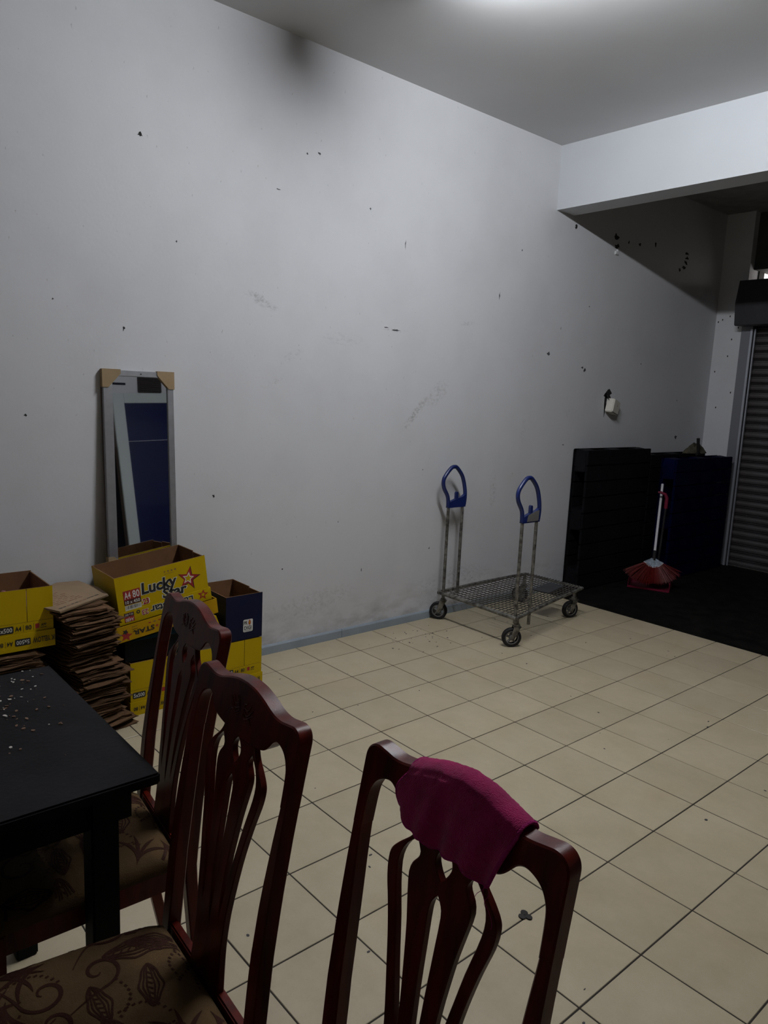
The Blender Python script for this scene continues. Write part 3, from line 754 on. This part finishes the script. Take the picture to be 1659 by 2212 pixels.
def motif_mesh(seed):
    rnd = random.Random(seed); b = MB()
    def tf(pts, c, a, s=1): return [(c[0]+s*(p[0]*math.cos(a)-p[1]*math.sin(a)), c[1]+s*(p[0]*math.sin(a)+p[1]*math.cos(a))) for p in pts]
    def scroll(c, a, s):
        pts = []
        for k in range(34):
            t = k/33; th = t*6.6; r_ = .036*(1-t)**.9+.004; pts.append((r_*math.cos(th), r_*math.sin(th)))
        stem = [(.040+.05*(1-k/8)**1.4*.4, -.075*(1-k/8)) for k in range(8)]
        P = stem+pts; ribbon(b, tf(P, c, a, s), [s*(.0022+.0055*math.sin(math.pi*min(1, i/len(P)*1.05))) for i in range(len(P))])
    def leaf(c, a, s):
        for k, wd in ((1, .004), (.62, .003), (.3, .003)):
            up_ = [(-.05+.1*i/16, k*.021*math.sin(math.pi*i/16)**.8*(1+.10*math.sin(i*.9))) for i in range(17)]; dn = [(x, -y_*.9) for x, y_ in up_]
            ribbon(b, tf(up_, c, a, s), [wd*s]*17); ribbon(b, tf(dn, c, a, s), [wd*s]*17)
        for i in range(6): ribbon(b, tf([(-.03+i*.012, -.004), (-.024+i*.012, .004)], c, a, s), [.003*s]*2)
    def fan(c, a, s):
        for k in range(4):
            ph = -.5+.34*k; pts = [(t*.09*math.cos(ph*t*1.6), t*.09*math.sin(ph*t*1.6)) for t in [i/12 for i in range(13)]]
            ribbon(b, tf(pts, c, a, s), [s*(.001+.0075*math.sin(math.pi*(i/12)**1.3)) for i in range(13)])
    def dots(c, a, s):
        for k in range(9):
            x = k*.011; y_ = .02*math.sin(k*.4)
            ribbon(b, tf([(x, y_-.002), (x+.005, y_+.002)], c, a, s), [.0045*s]*2)
    spots = []
    for i in range(5):
        for j in range(6):
            spots.append((-.16+.08*i+rnd.uniform(-.018, .018), -.030-.068*j+rnd.uniform(-.016, .016)))
    kinds = [scroll, leaf, fan, scroll, leaf, dots, fan]
    for n, c in enumerate(spots):
        k = kinds[(n*3+seed) % len(kinds)]; k(c, rnd.uniform(0, 6.28), rnd.uniform(.85, 1.15))
        if n % 2 == 0: dots((c[0]+.03, c[1]+.02), rnd.uniform(0, 6.28), .9)
    return b.mesh('floral_pattern', M_motif)

def make_chair(label):
    t = thing('dining_chair', label, 'chair', group=None)
    # crest rail
    tp = [p for p in TOP]; bt = [p for p in BOT]
    outl = [(-u, z) for u, z in reversed(tp)][:-1] + tp + [(.1772, .97), (.1772, .935), (.1772, .90)] + [p for p in reversed(bt)] + [(-u, z) for u, z in bt[1:]] + [(-.1772, .90), (-.1772, .935), (-.1772, .97)]
    link('crest_rail', slab_mesh('crest_rail', [outl], 0, .028, .0024), t)
    # carved relief in the middle of the crest
    b = MB()
    for s in (-1, 1):
        for k in range(5):
            a = .35+.42*k; pts = [place(s*(.006+.034*q*math.sin(a)), .992+.030*q*math.cos(a)+.006*math.sin(q*5+k), -.0003) for q in [i/6 for i in range(7)]]
            b.tube(pts, [.0004+.0012*math.sin(math.pi*(i+.5)/7) for i in range(7)], 6)
    b.obj('carved_flower', M_wood, t, smooth=60)
    # rear legs running up into the back posts
    for s in (-1, 1):
        po, pi_ = [], []
        for k in range(25):
            z = .925*k/24
            po.append((s*(.1770+.006*max(0, (.55-z)/.55)), z)); pi_.append((s*lerp_tab(z, [(0, .155), (.45, .148), (.6, .146), (.75, .150), (.82, .1545), (.88, .1585), (.925, .161)]), z))
        link('back_post', slab_mesh('back_post', [po+pi_[::-1]], .0004, .0276, .0024), t)
    # pierced splat
    so = [(.050, .962), (.056, .945), (.066, .930), (.082, .915), (.0945, .900), (.0975, .885), (.0945, .862), (.084, .825), (.074, .783), (.066, .740), (.058, .69), (.052, .64), (.049, .60), (.050, .56), (.055, .503)]
    so = spline(so, 3)
    outer = so + [(-x, z) for x, z in reversed(so)]
    dia = spline([(0, .948), (.011, .936), (.014, .924), (.008, .911), (0, .902)], 3); dia = dia + [(-x, z) for x, z in reversed(dia[1:-1])]
    slot = spline([(0, .882), (.007, .872), (.0105, .858), (.0098, .82), (.0085, .77), (.007, .72), (.005, .67), (0, .61)], 2); slot = slot + [(-x, z) for x, z in reversed(slot[1:-1])]
    inn = spline([(.052, .936), (.043, .921), (.045, .911), (.0525, .901), (.0565, .886), (.0525, .860), (.0445, .820), (.0385, .775), (.034, .735), (.031, .69), (.031, .635)], 2)
    oth = spline([(.031, .635), (.0395, .69), (.0475, .735), (.0545, .770), (.0635, .815), (.0735, .855), (.0785, .884), (.0765, .903), (.068, .920), (.052, .936)], 2)
    side = inn[:-1] + oth[:-1]
    link('splat', slab_mesh('splat', [outer, dia, slot, side, [(-x, z) for x, z in reversed(side)]], .004, .017, .0016), t)
    b = MB(); b.strip([((-.150, z), (.150, z)) for z in (.43, .46, .485, .511)], .003, .020, place); b.obj('back_rail', M_wood, t, bevel=.003, weld=True)
    # seat frame
    b = MB()
    for s in (-1, 1):
        b.add([(s*(HB_-.012), 0, .44), (s*(HF_-.012), -SD+.01, .44), (s*(HF_-.032), -SD+.01, .44), (s*(HB_-.032), 0, .44), (s*(HB_-.012), 0, .498), (s*(HF_-.012), -SD+.01, .498), (s*(HF_-.032), -SD+.01, .498), (s*(HB_-.032), 0, .498)],
              [(0, 1, 2, 3), (4, 7, 6, 5), (0, 4, 5, 1), (1, 5, 6, 2), (2, 6, 7, 3), (3, 7, 4, 0)])
    b.box((-HF_+.03, HF_-.03), (-SD+.002, -SD+.022), (.44, .498)); b.box((-HB_+.02, HB_-.02), (-.014, .0), (.44, .494))
    b.obj('seat_frame', M_wood, t)
    # cushion
    b = MB(); N_ = 24; vs = []
    def pt(i, j):
        a = -1+2*i/N_; c_ = -1+2*j/N_
        a = math.copysign(1-(1-abs(a))**1.6, a); c_ = math.copysign(1-(1-abs(c_))**1.6, c_)
        x, y = seat_pt(a, c_); return (x, y, cushion_z(a, c_))
    vs = [pt(i, j) for i in range(N_+1) for j in range(N_+1)]; K = (N_+1)**2
    vs += [(v[0], v[1], .494) for v in vs]; fs = []
    for i in range(N_):
        for j in range(N_):
            a = i*(N_+1)+j; fs.append((a, a+1, a+N_+2, a+N_+1)); fs.append((K+a, K+a+N_+1, K+a+N_+2, K+a+1))
    for i in range(N_):
        for a, c_ in ((i, i+1), (i*(N_+1), (i+1)*(N_+1)), (N_*(N_+1)+i, N_*(N_+1)+i+1), (i*(N_+1)+N_, (i+1)*(N_+1)+N_)): fs.append((a, c_, K+c_, K+a))
    b.add(vs, fs); cu = b.obj('seat_cushion', M_seat, t, smooth=70)
    link('floral_pattern', motif_mesh(4), cu)
    # front legs
    for s in (-1, 1):
        x = s*(HF_-.022); y = -SD+.022; b = MB()
        zz_ = [0, .02, .10, .25, .36, .44, .494]; hw = [.016, .017, .016, .0175, .021, .022, .022]
        vs = []; fs = []
        for k, (z, h) in enumerate(zip(zz_, hw)): vs += [(x-h, y-h, z), (x+h, y-h, z), (x+h, y+h, z), (x-h, y+h, z)]
        for k in range(len(zz_)-1):
            for q in range(4): a = 4*k+q; c_ = 4*k+(q+1) % 4; fs.append((a, c_, c_+4, a+4))
        fs += [(3, 2, 1, 0), tuple(range(4*len(zz_)-4, 4*len(zz_)))]
        b.add(vs, fs); b.obj('leg', M_wood, t, bevel=.003, smooth=40)
    for s in (-1, 1):
        b = MB(); x0 = s*(HB_+.005); x1 = s*(HF_-.022)
        b.tube([(x1, -SD+.022, .20), (x0, .022, .20)], .011, 8); b.obj('stretcher', M_wood, t, smooth=50)
    return t
ch3 = make_chair('mahogany chair with a magenta towel hung over its back')
ch2 = copy_tree(ch3); ch2['label'] = 'mahogany chair with floral seat in the middle of the row of three'
ch1 = copy_tree(ch3); ch1['label'] = 'mahogany chair pushed under the end of the black table, before yellow cartons'
for o, (x, y, a) in ((ch3, (2.982, -1.822, 0.0)), (ch2, (2.531, -1.885, R(-3))), (ch1, (2.043, -1.748, R(-6.5)))):
    o.location = (x, y, 0); o.rotation_euler = (0, 0, a); o.scale = (1.05, 1, 1); o['group'] = 'mahogany dining chairs'

# ------------------------------------------------------------------ towel over the crest of the nearest chair
t = thing('hand_towel', 'magenta terry towel draped over the back of a mahogany chair', 'towel', (2.990, -1.822, 0))
LOW = [(-.094, .972), (-.086, .960), (-.070, .954), (-.05, .955), (-.036, .956), (-.024, .947), (.004, .951), (.034, .957), (.045, .950), (.062, .943), (.075, .945), (.084, .955)]
def towel_pt(s, v):
    """s 0..1 across, v 0..1 front hem -> over the top -> back hem"""
    u_top = -.092+.194*s; u_low = -.096+.178*s
    low = lerp_tab(u_low, LOW); top = crest_top(u_top)+.006
    fold = .0045*math.sin(s*15+.6)+.003*math.sin(s*27+2)
    if v < .55:
        k = v/.55; w_ = low+(top-.012-low)*k; u = u_low+(u_top-u_low)*k
        if s < .12: u -= .010*math.sin(math.pi*k)*(1-s/.12)
        return (u, prof(w_)-.008-.006*(1-k)+fold*(1-k)*1.3-.004*math.sin(math.pi*k), w_)
    if v < .75:
        a = (v-.55)/.20*math.pi; r_ = .0205
        return (u_top, prof(top)+.0135-r_*math.cos(a), top-.012+.014*math.sin(a)+fold*.15)
    k = (v-.75)/.25; w_ = top-.012-.045*k
    return (u_top, prof(w_)+.036+.006*k-fold*k, w_)
NS, NV = 60, 64
b = MB(); vs = [Vector(towel_pt(i/NS, j/NV)) for i in range(NS+1) for j in range(NV+1)]
rt_ = random.Random(2)
vs = [v+Vector((rt_.uniform(-1, 1), rt_.uniform(-1, 1), rt_.uniform(-1, 1)))*.0006 for v in vs]
b.add(vs, [(i*(NV+1)+j, i*(NV+1)+j+1, (i+1)*(NV+1)+j+1, (i+1)*(NV+1)+j) for i in range(NS) for j in range(NV)])
cl = b.obj('cloth', M_towel, t, smooth=80)
so_ = cl.modifiers.new('thick', 'SOLIDIFY'); so_.thickness = .004; so_.offset = 0
def hem(nm, pts):
    b = MB(); b.tube(pts, .0027, 6); b.obj(nm, M_hem, t, smooth=60)
hem('hem', [towel_pt(i/80, 0) for i in range(81)])
hem('hem', [towel_pt(1, j/60*.75) for j in range(61)]); hem('hem', [towel_pt(0, j/60*.75) for j in range(61)])
for (du, dw, sw) in ((.006, .032, .005), (.010, .055, -.006), (-.014, .026, .002)):
    p = towel_pt(.97, 0); b = MB()
    b.tube([(p[0]+du*k/8+sw*math.sin(k*.7), p[1]-.002, p[2]+.004-dw*k/8) for k in range(9)], .00035, 5); b.obj('loose_thread', M_hem, t)

# ------------------------------------------------------------------ platform trolley
t = thing('platform_trolley', 'wire deck platform trolley with two blue topped handles beside the wall', 'trolley', (0, 0, 0))
def handle(x, y0, z_low_c, z_low_d):
    """two posts and a blue plastic grip loop, all in the plane of constant x"""
    for dy, zl in ((0, z_low_c), (.140, z_low_d)):
        b = MB(); b.tube([(x, y0+dy, zl), (x, y0+dy, .83)], .0108, 12); b.obj('post', M_zinc, t, smooth=50)
    loop = [(-.004, .80), (-.012, .868), (-.052, .930), (-.062, .978), (-.044, 1.016), (.008, 1.066), (.040, 1.073), (.066, 1.064), (.118, 1.010), (.147, .940), (.160, .870), (.155, .805)]
    loop = spline(loop, 4)
    b = MB(); b.tube([(x, y0+a, z) for a, z in loop], .0135, 10)
    g = b.obj('grip', M_blue, t, smooth=60)
    b = MB(); b.prism([(y0-.012, .792), (y0+.158, .792), (y0+.162, .885), (y0+.13, .866), (y0+.06, .850), (y0-.010, .828)], 'x', x-.012, x+.012); b.obj('grip_plate', M_blue, g, bevel=.003)
    b = MB(); b.prism([(y0+.062, .845), (y0+.084, .845), (y0+.084, .892), (y0+.078, .900), (y0+.068, .900), (y0+.062, .892)], 'x', x-.009, x+.009); b.obj('grip_peg', M_blue, g, bevel=.003)
    return g
handle(.128, 1.172, .15, .17); g = handle(.778, 1.160, .15, .12)
b = MB(); b.prism([(1.19, .80), (1.30, .80), (1.305, .866), (1.27, .862), (1.20, .840)], 'x', .7901, .7925); b.obj('grip_label', M_hub, g)
# frame of the trapezoid deck
FL, FR, RR, RL = Vector((.105, 1.145, .195)), Vector((.815, 1.125, .195)), Vector((.640, 2.085, .215)), Vector((.165, 2.03, .225))
def rail(p, q, r_, nm, sag=0, m=M_zinc):
    b = MB(); b.tube([p.lerp(q, k/10)+Vector((0, 0, -sag*math.sin(math.pi*k/10))) for k in range(11)], r_, 10); return b.obj(nm, m, t, smooth=50)
rail(FL, FR, .013, 'front_rail'); rail(FR, RR, .011, 'side_rail', -.006); rail(RL, FL, .011, 'side_rail', -.006); rail(RR, RL, .009, 'rear_rail')
b = MB()
def deck(u, v):
    a = FL.lerp(FR, u); c_ = RL.lerp(RR, u); p = a.lerp(c_, v); p.z += .018*math.sin(math.pi*v)*math.sin(math.pi*u)*-1 + .012*v; return p
for k in range(1, 20): b.tube([deck(k/20, v/10) for v in range(11)], .003, 5)
for k in range(1, 22): b.tube([deck(u/10, k/22)+Vector((0, 0, -.005)) for u in range(11)], .0026, 5)
tag(b.obj('wire_deck', M_wire, t), kind='stuff')
b = MB(); p = [deck(.55, .66), deck(.80, .66), deck(.80, .90), deck(.55, .90)]
b.add([q+Vector((0, 0, .004)) for q in p]+[q+Vector((0, 0, .007)) for q in p], [(3, 2, 1, 0), (4, 5, 6, 7)]+[(k, (k+1) % 4, 4+(k+1) % 4, 4+k) for k in range(4)]); b.obj('deck_plate', M_hood, t)
def caster(x, y, ang, ztop):
    R_ = .062
    m = Matrix.Translation((x, y, 0)) @ Matrix.Rotation(ang, 4, 'Z')
    def V(p): return m @ Vector(p)
    off = .03
    ring = []
    wb = MB()
    for prof_ in ([(R_, -.010), (R_, .010), (R_-.006, .016), (.044, .016), (.044, -.016), (R_-.006, -.016)],):
        n = 28; vs = []; fs = []
        for k in range(n):
            a = 2*math.pi*k/n
            for r_, h in prof_: vs.append(V((off+r_*math.cos(a), h, R_+r_*math.sin(a))))
        q = len(prof_)
        for k in range(n):
            for j in range(q): fs.append((k*q+j, k*q+(j+1) % q, ((k+1) % n)*q+(j+1) % q, ((k+1) % n)*q+j))
        wb.add(vs, fs)
    wh = wb.obj('wheel', M_rubber, t, smooth=40)
    hb = MB(); hb.tube([V((off, -.015, R_)), V((off, .015, R_))], .015, 14)
    for k in range(5):
        a = 2*math.pi*k/5+.3; c0 = V((off, 0, R_)); c1 = V((off+.045*math.cos(a), 0, R_+.045*math.sin(a))); hb.tube([c0, c1], .0075, 6)
    n = 28
    for s in (-1, 1): hb.tube([V((off+.041*math.cos(2*math.pi*k/n), s*.013, R_+.041*math.sin(2*math.pi*k/n))) for k in range(n)], .0035, 6, closed=True)
    hb.obj('hub', M_hub, wh, smooth=40)
    f = MB()
    for s in (-1, 1):
        f.add([V(p_) for p_ in ((off-.012, s*.021, R_-.012), (off+.012, s*.021, R_-.012), (.022, s*.021, .135), (-.022, s*.021, .135), (off-.012, s*.024, R_-.012), (off+.012, s*.024, R_-.012), (.022, s*.024, .135), (-.022, s*.024, .135))],
              [(0, 1, 2, 3), (7, 6, 5, 4), (0, 4, 5, 1), (1, 5, 6, 2), (2, 6, 7, 3), (3, 7, 4, 0)])
    f.box((-.024, .024), (-.024, .024), (.131, .137), 0, m); f.tube([(x, y, .135), (x, y, ztop)], .012, 10)
    f.tube([(x, y, .137), (x, y, .150)], .020, 12)
    f.tube([V((off, -.026, R_)), V((off, .026, R_))], .006, 8)
    f.obj('caster_fork', M_zinc, t, smooth=40)
caster(.128, 1.175, R(215), .20); caster(.792, 1.165, R(235), .20); caster(.615, 2.03, R(250), .21); caster(.165, 2.02, R(200), .22)

# ------------------------------------------------------------------ pallets at the back
def pallet(label, loc, L_, Hh, m, both, tk=.15):
    """nine-block plastic pallet standing on edge: deck at x = 0, blocks towards +x"""
    t = thing('plastic_pallet', label, 'pallet', loc)
    b = MB(); n = 9; gap = .012; bw = (Hh-.05)/n
    b.box((0, .012), (0, L_), (0, Hh))
    deck_ = b.obj('deck', m, t, bevel=.006)
    for k in range(n):
        bx('deck_board', (.012, .026), (.012, L_-.012), (.025+k*bw+gap/2, .025+(k+1)*bw-gap/2), m, t, bevel=.003)
    ys = (.0, L_/2-.085, L_-.17); zs = (.0, Hh/2-.085, Hh-.19)
    for y in ys:
        for z in zs:
            b = MB(); v0 = [(.026, y, z), (.026, y+.17, z), (.026, y+.17, z+.19), (.026, y, z+.19)]; i_ = .010
            v1 = [(tk-(.022 if both else 0), y+i_, z+i_), (tk-(.022 if both else 0), y+.17-i_, z+i_), (tk-(.022 if both else 0), y+.17-i_, z+.19-i_), (tk-(.022 if both else 0), y+i_, z+.19-i_)]
            b.add(v0+v1, [(3, 2, 1, 0), (4, 5, 6, 7)]+[(k, (k+1) % 4, 4+(k+1) % 4, 4+k) for k in range(4)]); b.obj('block', m, t, bevel=.006)
    if both:
        for k in range(n): bx('deck_board', (tk-.022, tk), (0, L_), (.002+k*Hh/n+.003, (k+1)*Hh/n-.003), m, t, bevel=.003)
    return t
pallet('black plastic pallet standing on edge against wall, nearest the trolley', (.045, 2.682, -.004), .955, 1.172, M_pblack, True)
pallet('black plastic pallet on edge between wall and blue pallet', (.045, 3.66, -.004), 1.0, 1.115, M_pblack, True)
pallet('dark blue plastic pallet standing on edge in front of the shutter', (.262, 3.705, -.004), 1.06, 1.095, M_pblue, True, .155)
# rag and brush handle on top
t = thing('rag_bundle', 'crumpled camouflage cloth lying on top of the pallets near pillar', 'cloth', (.18, 4.47, 1.111))
b = MB(); n = 16; vs = [(0, 0, .085)]; fs = []
for r_ in range(1, 7):
    for k in range(n):
        a = 2*math.pi*k/n; q = r_/6
        vs.append((.075*q*math.cos(a)*(1+.15*math.sin(3*a)), .20*q*math.sin(a)*(1+.12*math.cos(4*a)), max(0, .085*(1-q**1.7)*(1+.25*math.sin(5*a+r_)))))
for k in range(n): fs.append((0, 1+k, 1+(k+1) % n))
for r_ in range(5):
    for k in range(n): a = 1+r_*n; fs.append((a+k, a+n+k, a+n+(k+1) % n, a+(k+1) % n))
fs.append(tuple(1+5*n+k for k in range(n))); b.add(vs, fs); b.obj('cloth', M_rag, t, smooth=60)
t = thing('hand_brush', 'short black brush handle sticking up beside the camouflage cloth', 'brush', (.25, 4.40, 1.095))
b = MB(); b.box((-.014, .010), (-.03, .035), (-.004, .030)); b.obj('brush_head', M_rubber, t, bevel=.006)
b = MB(); b.tube([(0, 0, .02), (0, -.03, .16)], [.013, .016], 8); b.obj('handle', M_rubber, t, smooth=50)

# ------------------------------------------------------------------ broom and dustpan
fx = Vector((.656, .755, 0)); fy = Vector((-.755, .656, 0))
bt = thing('broom', 'broom with red fan bristles and white handle leaning by the dark pallets', 'broom', (.470, 3.375, 0))
base_ = Vector((0, 0, .262)); top_ = Vector((.302, 3.70, .857))-Vector((.470, 3.375, 0))
ax = (top_-base_).normalized()
b = MB(); b.tube([base_, top_], .0115, 10); b.obj('handle', M_broomw, bt, smooth=50)
b = MB(); b.tube([base_-ax*.03, base_+ax*.06], .016, 10); b.obj('ferrule', M_rubber, bt, smooth=50)
dn = -ax
def fanp(s, r_, d): return base_ + (dn*math.cos(s)+fx*math.sin(s))*r_ + fy*d
b = MB(); rows = []
n = 16; vs = []; fs = []
for k in range(n+1):
    s = -1.05+2.1*k/n
    r0, r1 = .0, .085
    for r_, d in ((.015, -.014), (r1, -.020), (r1, .020), (.015, .014)): vs.append(fanp(s, r_, d))
for k in range(n):
    for q in range(4): a = 4*k; fs.append((a+q, a+(q+1) % 4, a+4+(q+1) % 4, a+4+q))
fs += [(0, 1, 2, 3), (4*n+3, 4*n+2, 4*n+1, 4*n)]
b.add(vs, fs); b.obj('cap', M_cap, bt, smooth=40)
b = MB(); b.tube([fanp(-1.05+2.1*k/16, .088, 0) for k in range(17)], .005, 8)
for d in (-.019, .019): b.tube([fanp(-1.05+2.1*k/16, .087, d) for k in range(17)], .004, 6)
b.obj('cap_rim', M_broomw, bt, smooth=50)
b = MB(); rb = random.Random(9)
for _ in range(1300):
    s = rb.uniform(-1.0, 1.0); d = rb.gauss(0, .012)
    l_ = .262+rb.uniform(-.02, .012)
    p0 = fanp(s, .080, d*.8); s2 = s*1.0+rb.gauss(0, .05)
    # flared bristles: longer at the sides so the tips end near one level
    far = min(.30, l_*(.86+.14*abs(s))); p1 = fanp(s2*1.02, far, d*2.2+rb.gauss(0, .006))
    if p1.z < .012: p1 = p0.lerp(p1, (p0.z-.012)/max(1e-4, p0.z-p1.z))
    b.tube([p0, p1], [.0016, .0011], 4, caps=False)
tag(b.obj('bristles', M_bristle, bt), kind='stuff')
dpn = thing('dustpan', 'rose red long handled dustpan standing under the broom bristles', 'dustpan', (.455, 3.375, 0), (0, 0, R(23)))
b = MB()
b.box((-.17, .17), (-.10, .16), (-.003, .004)); b.box((-.17, -.164), (-.09, .16), (.004, .075)); b.box((.164, .17), (-.09, .16), (.004, .075)); b.box((-.17, .17), (.154, .16), (.004, .11))
b.box((-.17, .17), (-.112, -.10), (-.003, .012))
b.obj('pan', M_pan, dpn, bevel=.002)
b = MB(); b.tube([(.03, .165, .06), (.045, .23, .68)], .010, 10); b.obj('handle', M_rubber, dpn, smooth=50)
b = MB(); b.tube([(.045, .23, .66), (.045, .232, .75), (.030, .228, .785), (-.01, .215, .80), (-.03, .21, .798)], [.016, .016, .014, .011, .009], 10); b.obj('grip', M_pan, dpn, smooth=50)

# ------------------------------------------------------------------ broken socket box on the wall
t = thing('socket_box', 'cracked cream socket box hanging crooked from a hole in the left wall', 'socket', (XW, 3.155, 1.455), (0, 0, 0))
m = Matrix.Translation((.034, .01, .065)) @ Matrix.Rotation(R(-14), 4, 'X') @ Matrix.Rotation(R(9), 4, 'Z')
b = MB(); b.box((-.036, .030), (-.062, .066), (-.06, .055), 0, m); b.obj('box', M_socket, t, bevel=.005)
b = MB(); b.box((.030, .034), (-.058, .062), (-.056, .051), 0, m); b.obj('cover', M_socket, t, bevel=.002)
b = MB(); b.tube([m @ Vector((.034, .01, .01)), m @ Vector((.037, .01, .01))], .004, 8); b.obj('screw', M_hub, t)
b = MB(); b.tube([(.002, -.05, .16), (.02, -.055, .14), (.03, -.05, .118)], .003, 6); b.obj('wire', M_ink, t)

# ------------------------------------------------------------------ bits on the floor
t = thing('dried_leaf', 'dark curled scrap of leaf on a floor joint behind the chair with the towel', 'leaf', (2.395, -.742, 0))
b = MB()
for a, d in ((.3, .012), (2.4, .012), (4.5, .011)):
    cx_, cy_ = d*math.cos(a), d*math.sin(a)
    b.prism([(cx_+.012*math.cos(k*.63), cy_+.010*math.sin(k*.63)) for k in range(10)], 'z', 0, .004)
b.obj('scrap', mat('dry_leaf', (.014, .011, .009), rough=.8), t)
rf = random.Random(21); b = MB()
for _ in range(120):
    x, y = rf.uniform(.2, 4.0), rf.uniform(-1.9, 2.3)
    if rf.random() < .3: x, y = rf.gauss(.35, .1), rf.gauss(.75, .15)
    if x < .12: continue
    r_ = rf.uniform(.0012, .0042); a = rf.uniform(0, 3)
    b.prism([(x+r_*math.cos(k*1.26)*(1.6*abs(math.cos(a))+.5), y+r_*math.sin(k*1.26)*(1.6*abs(math.sin(a))+.5)) for k in range(5)], 'z', -.0005, .0012)
tag(b.obj('floor_crumbs', M_mark), 'dark specks of dirt scattered over the cream floor tiles', 'dirt', None, 'stuff')
